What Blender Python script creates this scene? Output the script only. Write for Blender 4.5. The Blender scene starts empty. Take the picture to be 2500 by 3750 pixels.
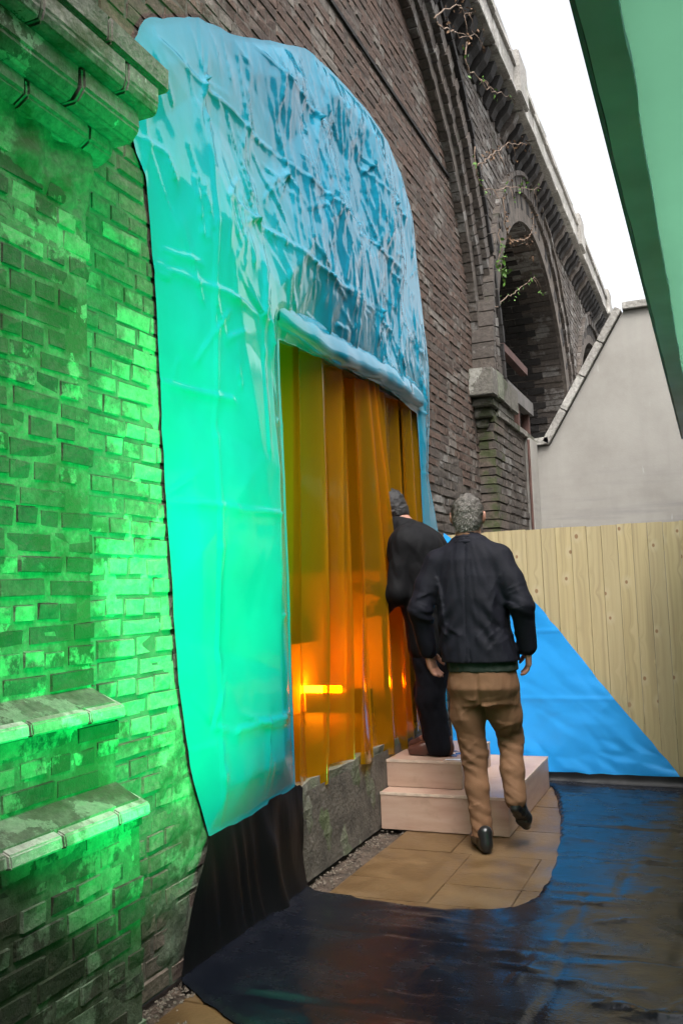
import bpy, bmesh, math, random
import numpy as np
from mathutils import Vector, Matrix
random.seed(7); RNG = np.random.default_rng(11)
R = math.radians
scene = bpy.context.scene
COL = scene.collection

# ------------------------------------------------------------------ camera
cam = bpy.data.cameras.new('camera'); camo = bpy.data.objects.new('camera', cam); COL.objects.link(camo)
cam.sensor_fit = 'VERTICAL'; cam.sensor_height = 36.0; cam.lens = 3313.0 / 3750.0 * 36.0
cam.clip_start = 0.05; cam.clip_end = 500.0
camo.location = (0, 0, 1.3)
camo.rotation_euler = (Matrix.Rotation(R(22.3), 3, 'Z') @ Matrix.Rotation(R(95.133), 3, 'X') @ Matrix.Rotation(R(-2.118), 3, 'Z')).to_euler()
scene.camera = camo

# ------------------------------------------------------------------ world, sun, exposure
SUN_EL, SUN_AZ = 60.0, 150.0
w = bpy.data.worlds.new('World'); scene.world = w; w.use_nodes = True
nt = w.node_tree; nt.nodes.clear()
sky = nt.nodes.new('ShaderNodeTexSky'); sky.sky_type = 'NISHITA'; sky.sun_disc = False
sky.sun_elevation = R(SUN_EL); sky.sun_rotation = R(SUN_AZ)
sky.air_density = 1.0; sky.dust_density = 6.0; sky.ozone_density = 1.0
hs = nt.nodes.new('ShaderNodeHueSaturation'); hs.inputs['Saturation'].default_value = 0.22   # a white overcast
bg = nt.nodes.new('ShaderNodeBackground'); bg.inputs['Strength'].default_value = 0.15
wo = nt.nodes.new('ShaderNodeOutputWorld')
nt.links.new(sky.outputs[0], hs.inputs['Color']); nt.links.new(hs.outputs[0], bg.inputs[0]); nt.links.new(bg.outputs[0], wo.inputs[0])
sl = bpy.data.lights.new('sun', 'SUN'); sl.energy = 0.5; sl.angle = R(30); sl.color = (1, 0.98, 0.95)
so = bpy.data.objects.new('sun', sl); COL.objects.link(so)
az = R(SUN_AZ); el = R(SUN_EL)
sd = Vector((math.sin(az) * math.cos(el), math.cos(az) * math.cos(el), math.sin(el)))
so.rotation_euler = sd.to_track_quat('Z', 'Y').to_euler(); so.location = sd * 30
scene.view_settings.view_transform = 'Standard'; scene.view_settings.look = 'None'
scene.view_settings.gamma = 1.0; scene.view_settings.exposure = 1.65

# ------------------------------------------------------------------ helpers
def link(o, parent=None):
    COL.objects.link(o)
    if parent is not None: o.parent = parent
    return o
def tag(o, label=None, cat=None, group=None, kind=None):
    if label: o['label'] = label
    if cat: o['category'] = cat
    if group: o['group'] = group
    if kind: o['kind'] = kind
    return o
def empty(name, label=None, cat=None, loc=(0, 0, 0), group=None):
    o = bpy.data.objects.new(name, None); o.location = loc; o.empty_display_size = .1
    link(o); return tag(o, label, cat, group)
def mesh_from(name, V, Fc, mat, smooth=False):
    me = bpy.data.meshes.new(name)
    V = np.asarray(V, dtype=np.float32)
    if isinstance(Fc, np.ndarray) and Fc.ndim == 2:
        n, k = Fc.shape
        me.vertices.add(len(V)); me.vertices.foreach_set('co', V.ravel())
        me.loops.add(n * k); me.loops.foreach_set('vertex_index', Fc.astype(np.int32).ravel())
        me.polygons.add(n); me.polygons.foreach_set('loop_start', np.arange(n, dtype=np.int32) * k)
        me.polygons.foreach_set('loop_total', np.full(n, k, dtype=np.int32))
        me.update(calc_edges=True); me.validate()
    else:
        me.from_pydata([tuple(map(float, v)) for v in V], [], [tuple(f) for f in Fc]); me.update()
    if smooth: me.polygons.foreach_set('use_smooth', np.ones(len(me.polygons), dtype=bool))
    if mat: me.materials.append(mat)
    return me
def obj(name, me, parent=None, local=True):
    """mesh given in world coordinates; parents in this script are un-rotated empties or meshes at a known place"""
    o = bpy.data.objects.new(name, me); link(o, parent)
    if parent is not None:
        p = Vector((0, 0, 0)); q = parent
        while q is not None: p += Vector(q.location); q = q.parent
        o.location = -p
    return o
class MB:
    def __init__(s): s.v = []; s.f = []
    def add(s, V, Fc):
        b = len(s.v); s.v += [tuple(map(float, v)) for v in V]; s.f += [tuple(i + b for i in f) for f in Fc]
    def box(s, x0, x1, y0, y1, z0, z1, j=0.0):
        V = [(x, y, z) for x in (x0, x1) for y in (y0, y1) for z in (z0, z1)]
        if j: V = [tuple(c + random.uniform(-j, j) for c in v) for v in V]
        s.add(V, [(0, 1, 3, 2), (4, 6, 7, 5), (0, 4, 5, 1), (2, 3, 7, 6), (0, 2, 6, 4), (1, 5, 7, 3)])
    def prism(s, P, axis, a, b):
        n = len(P)
        def pt(p, t):
            if axis == 0: return (t, p[0], p[1])
            if axis == 1: return (p[0], t, p[1])
            return (p[0], p[1], t)
        V = [pt(p, a) for p in P] + [pt(p, b) for p in P]
        s.add(V, [tuple(range(n))[::-1], tuple(range(n, 2 * n))] + [(i, (i + 1) % n, n + (i + 1) % n, n + i) for i in range(n)])
    def tube(s, pts, rad, n=6):
        pts = [Vector(p) for p in pts]; V = []; Fc = []
        for i, p in enumerate(pts):
            t = (pts[min(i + 1, len(pts) - 1)] - pts[max(i - 1, 0)]).normalized()
            a = t.orthogonal().normalized() if i == 0 else (pa - t * pa.dot(t)).normalized()
            pa = a; b = t.cross(a); r = rad[i] if hasattr(rad, '__len__') else rad
            V += [p + (a * math.cos(2 * math.pi * k / n) + b * math.sin(2 * math.pi * k / n)) * r for k in range(n)]
        for i in range(len(pts) - 1):
            for k in range(n): Fc.append((i * n + k, i * n + (k + 1) % n, (i + 1) * n + (k + 1) % n, (i + 1) * n + k))
        Fc += [tuple(range(n))[::-1], tuple(range((len(pts) - 1) * n, len(pts) * n))]
        s.add(V, Fc)
    def build(s, name, mat, parent=None, smooth=False, bevel=0.0):
        me = mesh_from(name, s.v, s.f, mat, smooth)
        bm = bmesh.new(); bm.from_mesh(me); bmesh.ops.recalc_face_normals(bm, faces=bm.faces)
        if bevel: bmesh.ops.bevel(bm, geom=list(bm.edges), offset=bevel, segments=2, affect='EDGES', clamp_overlap=True)
        bm.to_mesh(me); bm.free()
        return obj(name, me, parent)

# ------------------------------------------------------------------ node materials
class NT:
    def __init__(s, name):
        s.m = bpy.data.materials.new(name); s.m.use_nodes = True; s.t = s.m.node_tree; s.t.nodes.clear()
        s.out = s.t.nodes.new('ShaderNodeOutputMaterial')
        s.pos = s.t.nodes.new('ShaderNodeNewGeometry').outputs['Position']
    def n(s, typ, **kw):
        nd = s.t.nodes.new(typ)
        for k, v in kw.items():
            if k.startswith('i_'):
                key = k[2:].replace('_', ' '); inp = nd.inputs[int(key)] if key.isdigit() else nd.inputs[key]
                if hasattr(v, 'is_linked') or isinstance(v, bpy.types.NodeSocket): s.t.links.new(v, inp)
                else: inp.default_value = v
            else: setattr(nd, k, v)
        return nd
    def noise(s, scale, detail=4, rough=.55, vec=None, dist=0.0, stretch=None):
        v = vec or s.pos
        if stretch: v = s.n('ShaderNodeMapping', i_Vector=v, i_Scale=stretch).outputs[0]
        return s.n('ShaderNodeTexNoise', i_Vector=v, i_Scale=scale, i_Detail=detail, i_Roughness=rough, i_Distortion=dist).outputs['Fac']
    def ramp(s, fac, *stops):
        nd = s.n('ShaderNodeValToRGB', i_Fac=fac); e = nd.color_ramp.elements
        while len(e) < len(stops): e.new(0.5)
        for i, (p, c) in enumerate(stops):
            e[i].position = p; e[i].color = (c, c, c, 1) if not hasattr(c, '__len__') else (*c, 1)
        return nd.outputs[0]
    def mix(s, fac, a, b, mode='MIX'):
        nd = s.n('ShaderNodeMix', data_type='RGBA', blend_type=mode)
        for k, v in ((0, fac), (6, a), (7, b)):
            if isinstance(v, bpy.types.NodeSocket): s.t.links.new(v, nd.inputs[k])
            else: nd.inputs[k].default_value = v if k == 0 else (*v, 1)
        return nd.outputs[2]
    def math(s, op, a, b=0.0, c=0.0):
        nd = s.n('ShaderNodeMath', operation=op)
        for k, v in enumerate((a, b, c)):
            if isinstance(v, bpy.types.NodeSocket): s.t.links.new(v, nd.inputs[k])
            else: nd.inputs[k].default_value = v
        return nd.outputs[0]
    def sep(s): return s.n('ShaderNodeSeparateXYZ', i_Vector=s.pos).outputs
    def maprange(s, v, a, b, c=0.0, d=1.0):
        nd = s.n('ShaderNodeMapRange', i_Value=v); nd.inputs[1].default_value = a; nd.inputs[2].default_value = b
        nd.inputs[3].default_value = c; nd.inputs[4].default_value = d; return nd.outputs[0]
    def bump(s, h, strength=.5, dist=.01, normal=None):
        nd = s.n('ShaderNodeBump', i_Height=h, i_Strength=strength, i_Distance=dist)
        if normal: s.t.links.new(normal, nd.inputs['Normal'])
        return nd.outputs[0]
    def pbr(s, color, rough=.7, normal=None, **kw):
        p = s.n('ShaderNodeBsdfPrincipled')
        for k, v in [('Base Color', color), ('Roughness', rough)] + [(a.replace('_', ' '), b) for a, b in kw.items()]:
            if isinstance(v, bpy.types.NodeSocket): s.t.links.new(v, p.inputs[k])
            else: p.inputs[k].default_value = (*v, 1) if hasattr(v, '__len__') and len(v) == 3 else v
        if normal: s.t.links.new(normal, p.inputs['Normal'])
        s.t.links.new(p.outputs[0], s.out.inputs['Surface']); return s.m
    def rnd(s):
        a = s.n('ShaderNodeObjectInfo').outputs['Random']; b = s.n('ShaderNodeNewGeometry').outputs['Random Per Island']
        return s.math('FRACT', s.math('ADD', s.math('MULTIPLY', a, 7.31), b))

def simple(name, color, rough=.7, var=.25, scale=8, bumps=.3, bscale=60, bdist=.004, **kw):
    t = NT(name); n = t.noise(scale); f = t.ramp(n, (.3, 1 - var), (.7, 1 + var))
    c = t.mix(1.0, color, f, 'MULTIPLY')
    return t.pbr(c, rough, t.bump(t.noise(bscale), bumps, bdist), **kw)

def old_brick(name, cols, moss, pale, pale_amt, moss_amt, soot=.0, strip=False, rough=.88, per=.16):
    """weathered brick: per-brick tint, moss film and flaking lime in noise shapes"""
    t = NT(name); r = t.rnd()
    c = t.ramp(r, *[(i / max(1, len(cols) - 1), k) for i, k in enumerate(cols)])
    off = t.n('ShaderNodeCombineXYZ', i_X=t.math('MULTIPLY', r, 3.0)).outputs[0]
    v = t.n('ShaderNodeVectorMath', operation='ADD', i_0=t.pos, i_1=off).outputs[0]
    g = t.noise(38, 6, .7, v)
    c = t.mix(1.0, c, t.ramp(g, (.3, .55), (.7, 1.35)), 'MULTIPLY')
    m = t.math('ADD', t.noise(3.1, 6, .65), t.math('MULTIPLY', t.noise(17, 4, .6), .35))
    c = t.mix(t.ramp(m, (.78 - moss_amt, 0.0), (.9 - moss_amt, .9)), c, moss)
    p = t.math('ADD', t.noise(2.2, 5, .6, dist=.4), t.math('MULTIPLY', t.noise(11, 7, .72), .6))
    p = t.math('ADD', p, t.math('MULTIPLY', r, per))
    if strip:   # the lime render that still clings beside the opening and lower down, less pale again at the foot
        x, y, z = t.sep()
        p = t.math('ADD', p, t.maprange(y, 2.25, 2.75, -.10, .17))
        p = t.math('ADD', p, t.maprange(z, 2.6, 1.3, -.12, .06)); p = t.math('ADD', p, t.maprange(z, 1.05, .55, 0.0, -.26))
    c = t.mix(t.ramp(p, (1.0 - pale_amt, 0.0), (1.12 - pale_amt, .85)), c, t.mix(1.0, pale, t.ramp(t.noise(30, 6, .75), (.3, .6), (.65, 1.25)), 'MULTIPLY'))
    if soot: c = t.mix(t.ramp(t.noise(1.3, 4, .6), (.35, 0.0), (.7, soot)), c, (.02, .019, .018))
    h = t.math('ADD', t.math('MULTIPLY', t.noise(55, 5, .7, v), .5), t.noise(16, 4, .6, v))
    return t.pbr(c, rough, t.bump(h, .9, .012))

M = {}
M['pier_brick'] = old_brick('weathered_pier_brick', [(.042, .038, .026), (.060, .052, .036), (.032, .031, .022), (.070, .064, .044)], (.018, .031, .010), (.15, .205, .13), .07, .16, per=.22)  # pale lime tinted green to deepen the floodlight's colour
M['strip_brick'] = old_brick('limed_strip_brick', [(.12, .085, .07), (.16, .12, .095), (.095, .075, .06), (.19, .15, .12)], (.04, .055, .025), (.23, .29, .205), .12, .10, strip=True)  # lime greened here too, painting in more of the lamp's green
M['strip_mortar'] = old_brick('limed_strip_mortar', [(.085, .10, .068), (.085, .10, .068)], (.035, .048, .018), (.23, .29, .205), .16, .08, strip=True)  # base and lime greened to strengthen the green lamp light
M['red_brick'] = old_brick('red_brown_brick', [(.105, .068, .052), (.125, .080, .060), (.09, .065, .053), (.135, .082, .060), (.105, .082, .068)], (.08, .066, .052), (.20, .175, .15), .05, .0)
M['grey_brick'] = old_brick('sooty_grey_brick', [(.105, .085, .070), (.125, .102, .085), (.08, .066, .056), (.135, .112, .094)], (.06, .062, .038), (.26, .245, .225), .08, .02, soot=.4)
M['moss_brick'] = old_brick('mossy_brick', [(.11, .085, .065), (.14, .11, .09), (.08, .07, .06)], (.055, .07, .022), (.25, .24, .2), .0, .13)
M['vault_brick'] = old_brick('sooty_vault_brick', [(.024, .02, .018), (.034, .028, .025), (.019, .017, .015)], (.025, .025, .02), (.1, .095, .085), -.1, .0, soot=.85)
M['mortar'] = simple('old_mortar', (.105, .088, .073), .95, .4, 9, .9, 45, .01)
M['mortar_green'] = old_brick('mossy_greened_mortar', [(.085, .10, .065), (.085, .10, .065)], (.028, .04, .014), (.16, .21, .14), .02, .14)  # moss film, plus base and lime greened to deepen the lamp light
M['stone'] = old_brick('weathered_stone', [(.17, .158, .135), (.14, .13, .11), (.20, .185, .16)], (.05, .06, .025), (.36, .35, .31), .02, .10)
M['ledge_stone'] = old_brick('pale_ledge_stone', [(.20, .21, .155), (.16, .17, .125), (.23, .24, .185)], (.07, .085, .04), (.4, .385, .34), .05, .04)  # stone and moss greened with the pier to boost the lamp's green
M['coping'] = old_brick('parapet_stone', [(.30, .285, .26), (.36, .34, .31), (.26, .25, .22)], (.14, .16, .09), (.5, .48, .44), .08, .02)

def m_concrete():
    t = NT('mossy_concrete'); n = t.noise(4, 6, .65); n2 = t.noise(26, 5, .7)
    c = t.ramp(n2, (.3, (.11, .105, .08)), (.6, (.19, .18, .145)), (.8, (.27, .26, .22)))
    c = t.mix(t.ramp(n, (.42, 0.0), (.62, .8)), c, (.075, .10, .035))
    return t.pbr(c, .9, t.bump(t.math('ADD', n2, t.noise(90, 3)), .8, .008))
M['concrete'] = m_concrete()
def m_render():
    t = NT('pale_gable_render'); n = t.noise(1.6, 6, .65); s = t.noise(1.2, 5, .6, stretch=(5, 1, .5)); b = t.noise(2.0, 4, .6, stretch=(.5, 1, 7))
    c = t.ramp(n, (.3, (.29, .272, .242)), (.5, (.345, .327, .295)), (.72, (.39, .372, .338)))
    c = t.mix(t.ramp(s, (.5, 0.0), (.75, .35)), c, (.27, .26, .235))
    x, y, z = t.sep()
    band = t.math('MULTIPLY', t.ramp(b, (.45, 0.0), (.7, .6)), t.maprange(z, 2.6, 2.0))
    c = t.mix(band, c, (.235, .228, .22))
    c = t.mix(t.ramp(t.noise(2.6, 3, .5, stretch=(8, 1, 1.6)), (.70, 0.0), (.76, .5)), c, (.5, .49, .47))
    return t.pbr(c, .92, t.bump(t.noise(70, 5, .7), .35, .004))
M['render'] = m_render()
def m_sheet():
    t = NT('black_polythene'); n = t.noise(5, 6, .65); d = t.noise(22, 5, .7, stretch=(.6, 1, 1))
    c = t.mix(t.ramp(n, (.45, 0.0), (.7, .55)), (.005, .006, .010), (.012, .013, .018))
    r = t.math('ADD', t.ramp(n, (.35, .10), (.65, .26)), t.ramp(d, (.4, .0), (.7, .12)))
    h = t.math('ADD', t.noise(14, 5, .65), t.math('MULTIPLY', d, .4))
    return t.pbr(c, r, t.bump(h, .22, .010), IOR=1.42)
M['sheet'] = m_sheet()
def m_skirt():
    t = NT('black_polythene_skirt'); n = t.noise(9, 5, .6, stretch=(1, 1, .3))
    return t.pbr((.004, .004, .005), .45, t.bump(n, .4, .01), Specular_IOR_Level=.25)
M['skirt'] = m_skirt()
def m_tarp(name, col, rough):
    t = NT(name); n = t.noise(3, 4); f = t.noise(60, 3, .6)
    c = t.mix(1.0, col, t.ramp(n, (.3, .9), (.7, 1.1)), 'MULTIPLY')
    h = t.math('ADD', t.noise(26, 4, .6, stretch=(1, 2.6, .8)), t.math('MULTIPLY', f, .3))
    return t.pbr(c, t.ramp(n, (.3, rough), (.7, rough + .06)), t.bump(h, .05, .006), IOR=1.62)
M['tarp'] = m_tarp('cyan_blue_tarpaulin', (.008, .22, .34), .07)
M['tarp2'] = m_tarp('sky_blue_tarpaulin', (.02, .36, .90), .40)
def m_pvc():
    t = NT('amber_pvc_film'); n = t.noise(7, 4, .6, stretch=(1, 1.5, .3))
    nm = t.bump(n, .25, .01)
    tr = t.n('ShaderNodeBsdfTransparent', i_Color=(.97, .55, .015, 1))
    tl = t.n('ShaderNodeBsdfTranslucent', i_Color=(.95, .50, .012, 1), i_Normal=nm)
    df = t.n('ShaderNodeBsdfDiffuse', i_Color=(.78, .44, .012, 1), i_Normal=nm)
    gl = t.n('ShaderNodeBsdfGlossy', i_Color=(1, 1, 1, 1), i_Roughness=.09, i_Normal=nm)
    a = t.n('ShaderNodeMixShader', i_0=.5, i_1=tl.outputs[0], i_2=df.outputs[0])
    b = t.n('ShaderNodeMixShader', i_0=.33, i_1=tr.outputs[0], i_2=a.outputs[0])
    bf = t.n('ShaderNodeNewGeometry').outputs['Backfacing']
    fr = t.n('ShaderNodeFresnel', i_IOR=t.math('SUBTRACT', 1.6, t.math('MULTIPLY', bf, 1.6 - 1 / 1.6)), i_Normal=nm)
    c = t.n('ShaderNodeMixShader', i_0=fr.outputs[0], i_1=b.outputs[0], i_2=gl.outputs[0])
    t.t.links.new(c.outputs[0], t.out.inputs['Surface']); return t.m
M['pvc'] = m_pvc()
def m_ply():
    t = NT('pink_plywood'); n = t.noise(4, 5, .6, stretch=(1, 1, 6)); w = t.noise(2.2, 4, .6)
    c = t.ramp(n, (.25, (.33, .19, .14)), (.5, (.41, .255, .19)), (.75, (.46, .31, .24)))
    c = t.mix(t.ramp(w, (.35, 0.0), (.7, .5)), c, (.46, .345, .255))
    c = t.mix(t.ramp(t.noise(9, 6, .7), (.55, 0.0), (.78, .55)), c, (.22, .14, .10))
    return t.pbr(c, t.ramp(w, (.3, .35), (.7, .6)), t.bump(t.noise(50, 3, .5, stretch=(1, 1, .2)), .2, .003))
M['ply'] = m_ply()
M['ply_edge'] = simple('plywood_edge', (.55, .42, .33), .7, .2, 20)
M['wetmud'] = simple('wet_red_mud', (.16, .055, .035), .2, .3, 15)
M['paper'] = simple('wet_paper', (.75, .77, .8), .3, .05)
def m_board():
    t = NT('treated_pine'); r = t.rnd()
    off = t.n('ShaderNodeCombineXYZ', i_X=t.math('MULTIPLY', r, 40.0), i_Z=t.math('MULTIPLY', r, 17.0)).outputs[0]
    v = t.n('ShaderNodeVectorMath', operation='ADD', i_0=t.pos, i_1=off).outputs[0]
    vs = t.n('ShaderNodeSeparateXYZ', i_Vector=v).outputs
    kv = t.n('ShaderNodeCombineXYZ', i_X=t.math('MULTIPLY', vs[0], 7.5), i_Y=t.math('MULTIPLY', vs[2], 5.5)).outputs[0]
    vor = t.n('ShaderNodeTexVoronoi', voronoi_dimensions='2D', i_Vector=kv, i_Scale=1.0); d = vor.outputs['Distance']
    warp = t.math('MULTIPLY', t.math('POWER', t.math('SUBTRACT', 1.0, t.math('MINIMUM', d, 1.0)), 6.0), .9)
    x = t.n('ShaderNodeSeparateXYZ', i_Vector=v).outputs
    g = t.n('ShaderNodeTexNoise', i_Vector=t.n('ShaderNodeCombineXYZ', i_X=t.math('ADD', t.math('MULTIPLY', x[0], 26.0), warp), i_Z=t.math('MULTIPLY', x[2], .55)).outputs[0], i_Scale=1.6, i_Detail=4).outputs['Fac']
    c = t.ramp(g, (.30, (.36, .275, .15)), (.5, (.48, .38, .20)), (.7, (.55, .445, .25)))
    c = t.mix(t.math('MULTIPLY', r, .45), c, (.38, .31, .19))
    rare = t.ramp(vor.outputs['Color'], (.60, 0.0), (.62, 1.0))
    k = t.math('MULTIPLY', t.ramp(t.math('MULTIPLY', d, t.maprange(t.n('ShaderNodeSeparateColor', i_Color=vor.outputs['Color']).outputs[1], 0, 1, .55, 1.7)), (.08, 1.0), (.125, 0.0)), rare)
    halo = t.math('MULTIPLY', t.ramp(d, (.10, .45), (.30, 0.0)), rare)
    c = t.mix(halo, c, (.54, .46, .30)); c = t.mix(k, c, (.27, .155, .075))
    return t.pbr(c, .62, t.bump(g, .15, .003))
M['board'] = m_board()
def m_flag():
    t = NT('tan_flagstone'); r = t.rnd(); n = t.noise(5, 6, .65); n2 = t.noise(40, 4, .6)
    c = t.ramp(n, (.3, (.066, .036, .014)), (.5, (.118, .066, .025)), (.72, (.17, .10, .042)))
    c = t.mix(t.math('MULTIPLY', r, .35), c, (.11, .065, .030))
    c = t.mix(t.ramp(t.noise(2.3, 5, .6), (.5, 0.0), (.72, .5)), c, (.17, .12, .075))
    return t.pbr(c, t.ramp(n, (.35, .35), (.65, .6)), t.bump(t.math('ADD', n2, n), .35, .006))
M['flag'] = m_flag()
M['dirt'] = simple('damp_dirt', (.075, .052, .036), .9, .5, 20, 1.0, 50, .02)
M['pebble'] = simple('pebble_mix', (.13, .105, .08), .8, .5, 40)
M['ground'] = simple('asphalt', (.05, .05, .05), .9, .3, 6, .6, 80, .006)
def m_canopy():
    t = NT('green_canopy_sheet'); c = t.mix(1.0, (.13, .34, .21), t.ramp(t.noise(2), (.3, .93), (.7, 1.07)), 'MULTIPLY')
    a = t.n('ShaderNodeBsdfDiffuse', i_Color=c); b = t.n('ShaderNodeBsdfTranslucent', i_Color=c)
    m = t.n('ShaderNodeMixShader', i_0=.62, i_1=a.outputs[0], i_2=b.outputs[0]); t.t.links.new(m.outputs[0], t.out.inputs['Surface']); return t.m
M['canopy'] = m_canopy()
M['beam'] = simple('grey_beam_paint', (.52, .54, .68), .55, .2, 3, .2, 30)
M['beam_lip'] = simple('dull_green_lip', (.16, .18, .22), .6, .2, 5)
M['timber'] = simple('red_brown_timber', (.10, .05, .04), .8, .3, 9)
M['iron'] = simple('grey_girder_paint', (.16, .15, .14), .7, .3, 9)
M['room'] = simple('room_plaster', (.55, .40, .28), .85, .25, 3)
M['dark'] = simple('dark_board', (.03, .03, .025), .7, .2, 5)
M['black_metal'] = simple('black_metal', (.02, .02, .02), .4, .1, 5)
M['vine'] = simple('dry_vine', (.20, .14, .10), .85, .3, 30)
M['leaf'] = simple('young_leaf', (.11, .24, .035), .6, .4, 9)
M['dryleaf'] = simple('withered_leaf', (.19, .11, .06), .8, .5, 20)
M['hair'] = simple('grey_hair', (.12, .105, .092), .65, .45, 60, 1.0, 160, .006)
def m_strand():
    t = NT('grey_strands'); c = t.ramp(t.n('ShaderNodeNewGeometry').outputs['Random Per Island'], (0.0, (.07, .06, .052)), (.55, (.20, .18, .16)), (1.0, (.42, .40, .37))); return t.pbr(c, .5)
M['strand'] = m_strand()
M['hair2'] = simple('black_hair', (.012, .011, .011), .5, .3, 60, 1.0, 160, .006)
M['skin'] = simple('skin', (.36, .17, .115), .5, .1, 20, .1)
M['jacket'] = simple('navy_black_cloth', (.0065, .0065, .0115), .72, .2, 9, .4, 220, .002, Specular_IOR_Level=.18)
M['jacket2'] = simple('black_cloth', (.005, .005, .006), .75, .2, 9, .4, 220, .002, Specular_IOR_Level=.18)
M['trousers'] = simple('tan_cotton', (.16, .076, .036), .85, .15, 7, .4, 220, .002)
M['trousers2'] = simple('dark_navy_cotton', (.006, .0065, .011), .8, .15, 7, .4, 220, .002, Specular_IOR_Level=.18)
M['shoe'] = simple('black_leather', (.012, .012, .013), .28, .1, 7, .2)
M['shoe2'] = simple('brown_leather', (.09, .035, .025), .3, .2, 12, .2)
M['shirt'] = simple('dark_green_shirt', (.012, .022, .014), .8, .1)
def emis(name, col, s):
    t = NT(name); e = t.n('ShaderNodeEmission', i_Color=(*col, 1), i_Strength=s); t.t.links.new(e.outputs[0], t.out.inputs['Surface']); return t.m
M['tube'] = emis('lit_tube', (1.0, .33, .06), 50.0)
M['green_led'] = emis('lit_green_lens', (.02, 1.0, .18), 20.0)

# ------------------------------------------------------------------ bricks
def brick_unit(seed):
    """a worn brick, unit half-size 1, front face towards +x"""
    rr = random.Random(seed); V = []
    def j(a): return rr.uniform(-a, a)
    for x, s in ((-1, 1.0), (.72, 1.0), (1.0, .90)):
        for y, z in ((-1, -1), (1, -1), (1, 1), (-1, 1)):
            sy = s if x < 1 else rr.uniform(.95, .985); sz = s if x < 1 else rr.uniform(.86, .95)
            V.append((x + (j(.12) if x == 1.0 else j(.05)), y * sy + j(.02), z * sz + j(.05)))
    V.append((1.04 + j(.12), j(.3), j(.3)))
    Fc = []
    for k in range(2):
        for i in range(4): Fc.append((k * 4 + i, k * 4 + (i + 1) % 4, k * 4 + 4 + (i + 1) % 4, k * 4 + 4 + i))
    for i in range(4): Fc.append((8 + i, 8 + (i + 1) % 4, 12))
    return V, Fc
UNITS = [brick_unit(i) for i in range(14)]
UMESH = {}
def unit_mesh(k, mat):
    if (k, mat.name) not in UMESH:
        V, Fc = UNITS[k]; UMESH[(k, mat.name)] = mesh_from('brick', V, Fc, mat)
    return UMESH[(k, mat.name)]
def lay(x, y0, y1, z0, z1, keep, ch=.07, L=.215, joint=.011, depth=.004, seed=1, irregular=.004):
    """English-ish bond on a wall facing +x at plane x: returns [(centre, half-size)]"""
    rr = random.Random(seed); out = []; k = 0; z = z0
    while z < z1:
        h = ch + rr.uniform(-.003, .003); y = y0 - rr.random() * L
        while y < y1:
            l = L if k % 2 == 0 else L * .5
            if rr.random() < .12: l = L * .5 if k % 2 == 0 else L
            l += rr.uniform(-.012, .012)
            c = (y + l / 2, z + h / 2)
            if keep(*c) and y > y0 - L * .5:
                d = depth * rr.uniform(-1, 1)
                out.append(((x - .032 + d, c[0] + rr.uniform(-1, 1) * irregular, c[1] + rr.uniform(-1, 1) * irregular),
                            (.03, max(.02, l / 2 - joint / 2 - rr.random() * irregular), max(.015, h / 2 - joint / 2 - rr.random() * irregular)), rr.uniform(-.02, .02)))
            y += l
        z += h; k += 1
    return out
def place_bricks(items, parent, mat_of, nmax, loose_name='bricks'):
    items = sorted(items, key=lambda b: (b[0][0] ** 2 + b[0][1] ** 2 + (b[0][2] - 1.3) ** 2))
    pl = Vector((0, 0, 0)); q = parent
    while q is not None: pl += Vector(q.location); q = q.parent
    for c, h, rot in items[:nmax]:
        o = bpy.data.objects.new('brick', unit_mesh(random.randrange(14), mat_of(c))); link(o, parent)
        o.location = Vector(c) - pl; o.scale = h; o.rotation_euler = (rot, 0, random.uniform(-.015, .015))
    rest = {}
    for c, h, rot in items[nmax:]: rest.setdefault(mat_of(c).name, []).append((c, h))
    for mn, lst in rest.items():
        mb = MB()
        for c, h in lst:
            V, Fc = UNITS[random.randrange(14)]
            mb.add([(c[0] + v[0] * h[0], c[1] + v[1] * h[1], c[2] + v[2] * h[2]) for v in V], Fc)
        o = obj(loose_name, mesh_from(loose_name, mb.v, mb.f, bpy.data.materials[mn]), parent); o['kind'] = 'stuff'

# ------------------------------------------------------------------ fold fields
def lin_noise(P, seed, warp=.0):
    """piecewise linear noise on a triangular lattice: flat facets and straight creases. P: (n,2)"""
    g = np.random.default_rng(seed); T = g.random((256, 256)) * 2 - 1
    x, y = P[:, 0].copy(), P[:, 1].copy()
    if warp:
        x += warp * np.sin(1.7 * P[:, 1] + seed) * np.cos(.9 * P[:, 0]); y += warp * np.sin(1.3 * P[:, 0] + 2 * seed)
    F2, G2 = .5 * (math.sqrt(3) - 1), (3 - math.sqrt(3)) / 6
    s = (x + y) * F2; xs, ys = x + s, y + s
    i, j = np.floor(xs).astype(int), np.floor(ys).astype(int); fx, fy = xs - i, ys - j
    a, b, c, d = T[i & 255, j & 255], T[(i + 1) & 255, j & 255], T[i & 255, (j + 1) & 255], T[(i + 1) & 255, (j + 1) & 255]
    up = fx > fy
    return np.where(up, a + (b - a) * fx + (d - b) * fy, a + (c - a) * fy + (d - c) * fx)
def smooth_noise(P, seed):
    g = np.random.default_rng(seed); T = g.random((256, 256)) * 2 - 1
    i = np.floor(P[:, 0]).astype(int); j = np.floor(P[:, 1]).astype(int); fx, fy = P[:, 0] - i, P[:, 1] - j
    fx = fx * fx * (3 - 2 * fx); fy = fy * fy * (3 - 2 * fy)
    a, b, c, d = T[i & 255, j & 255], T[(i + 1) & 255, j & 255], T[i & 255, (j + 1) & 255], T[(i + 1) & 255, (j + 1) & 255]
    return (a + (b - a) * fx) * (1 - fy) + (c + (d - c) * fx) * fy
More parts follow.
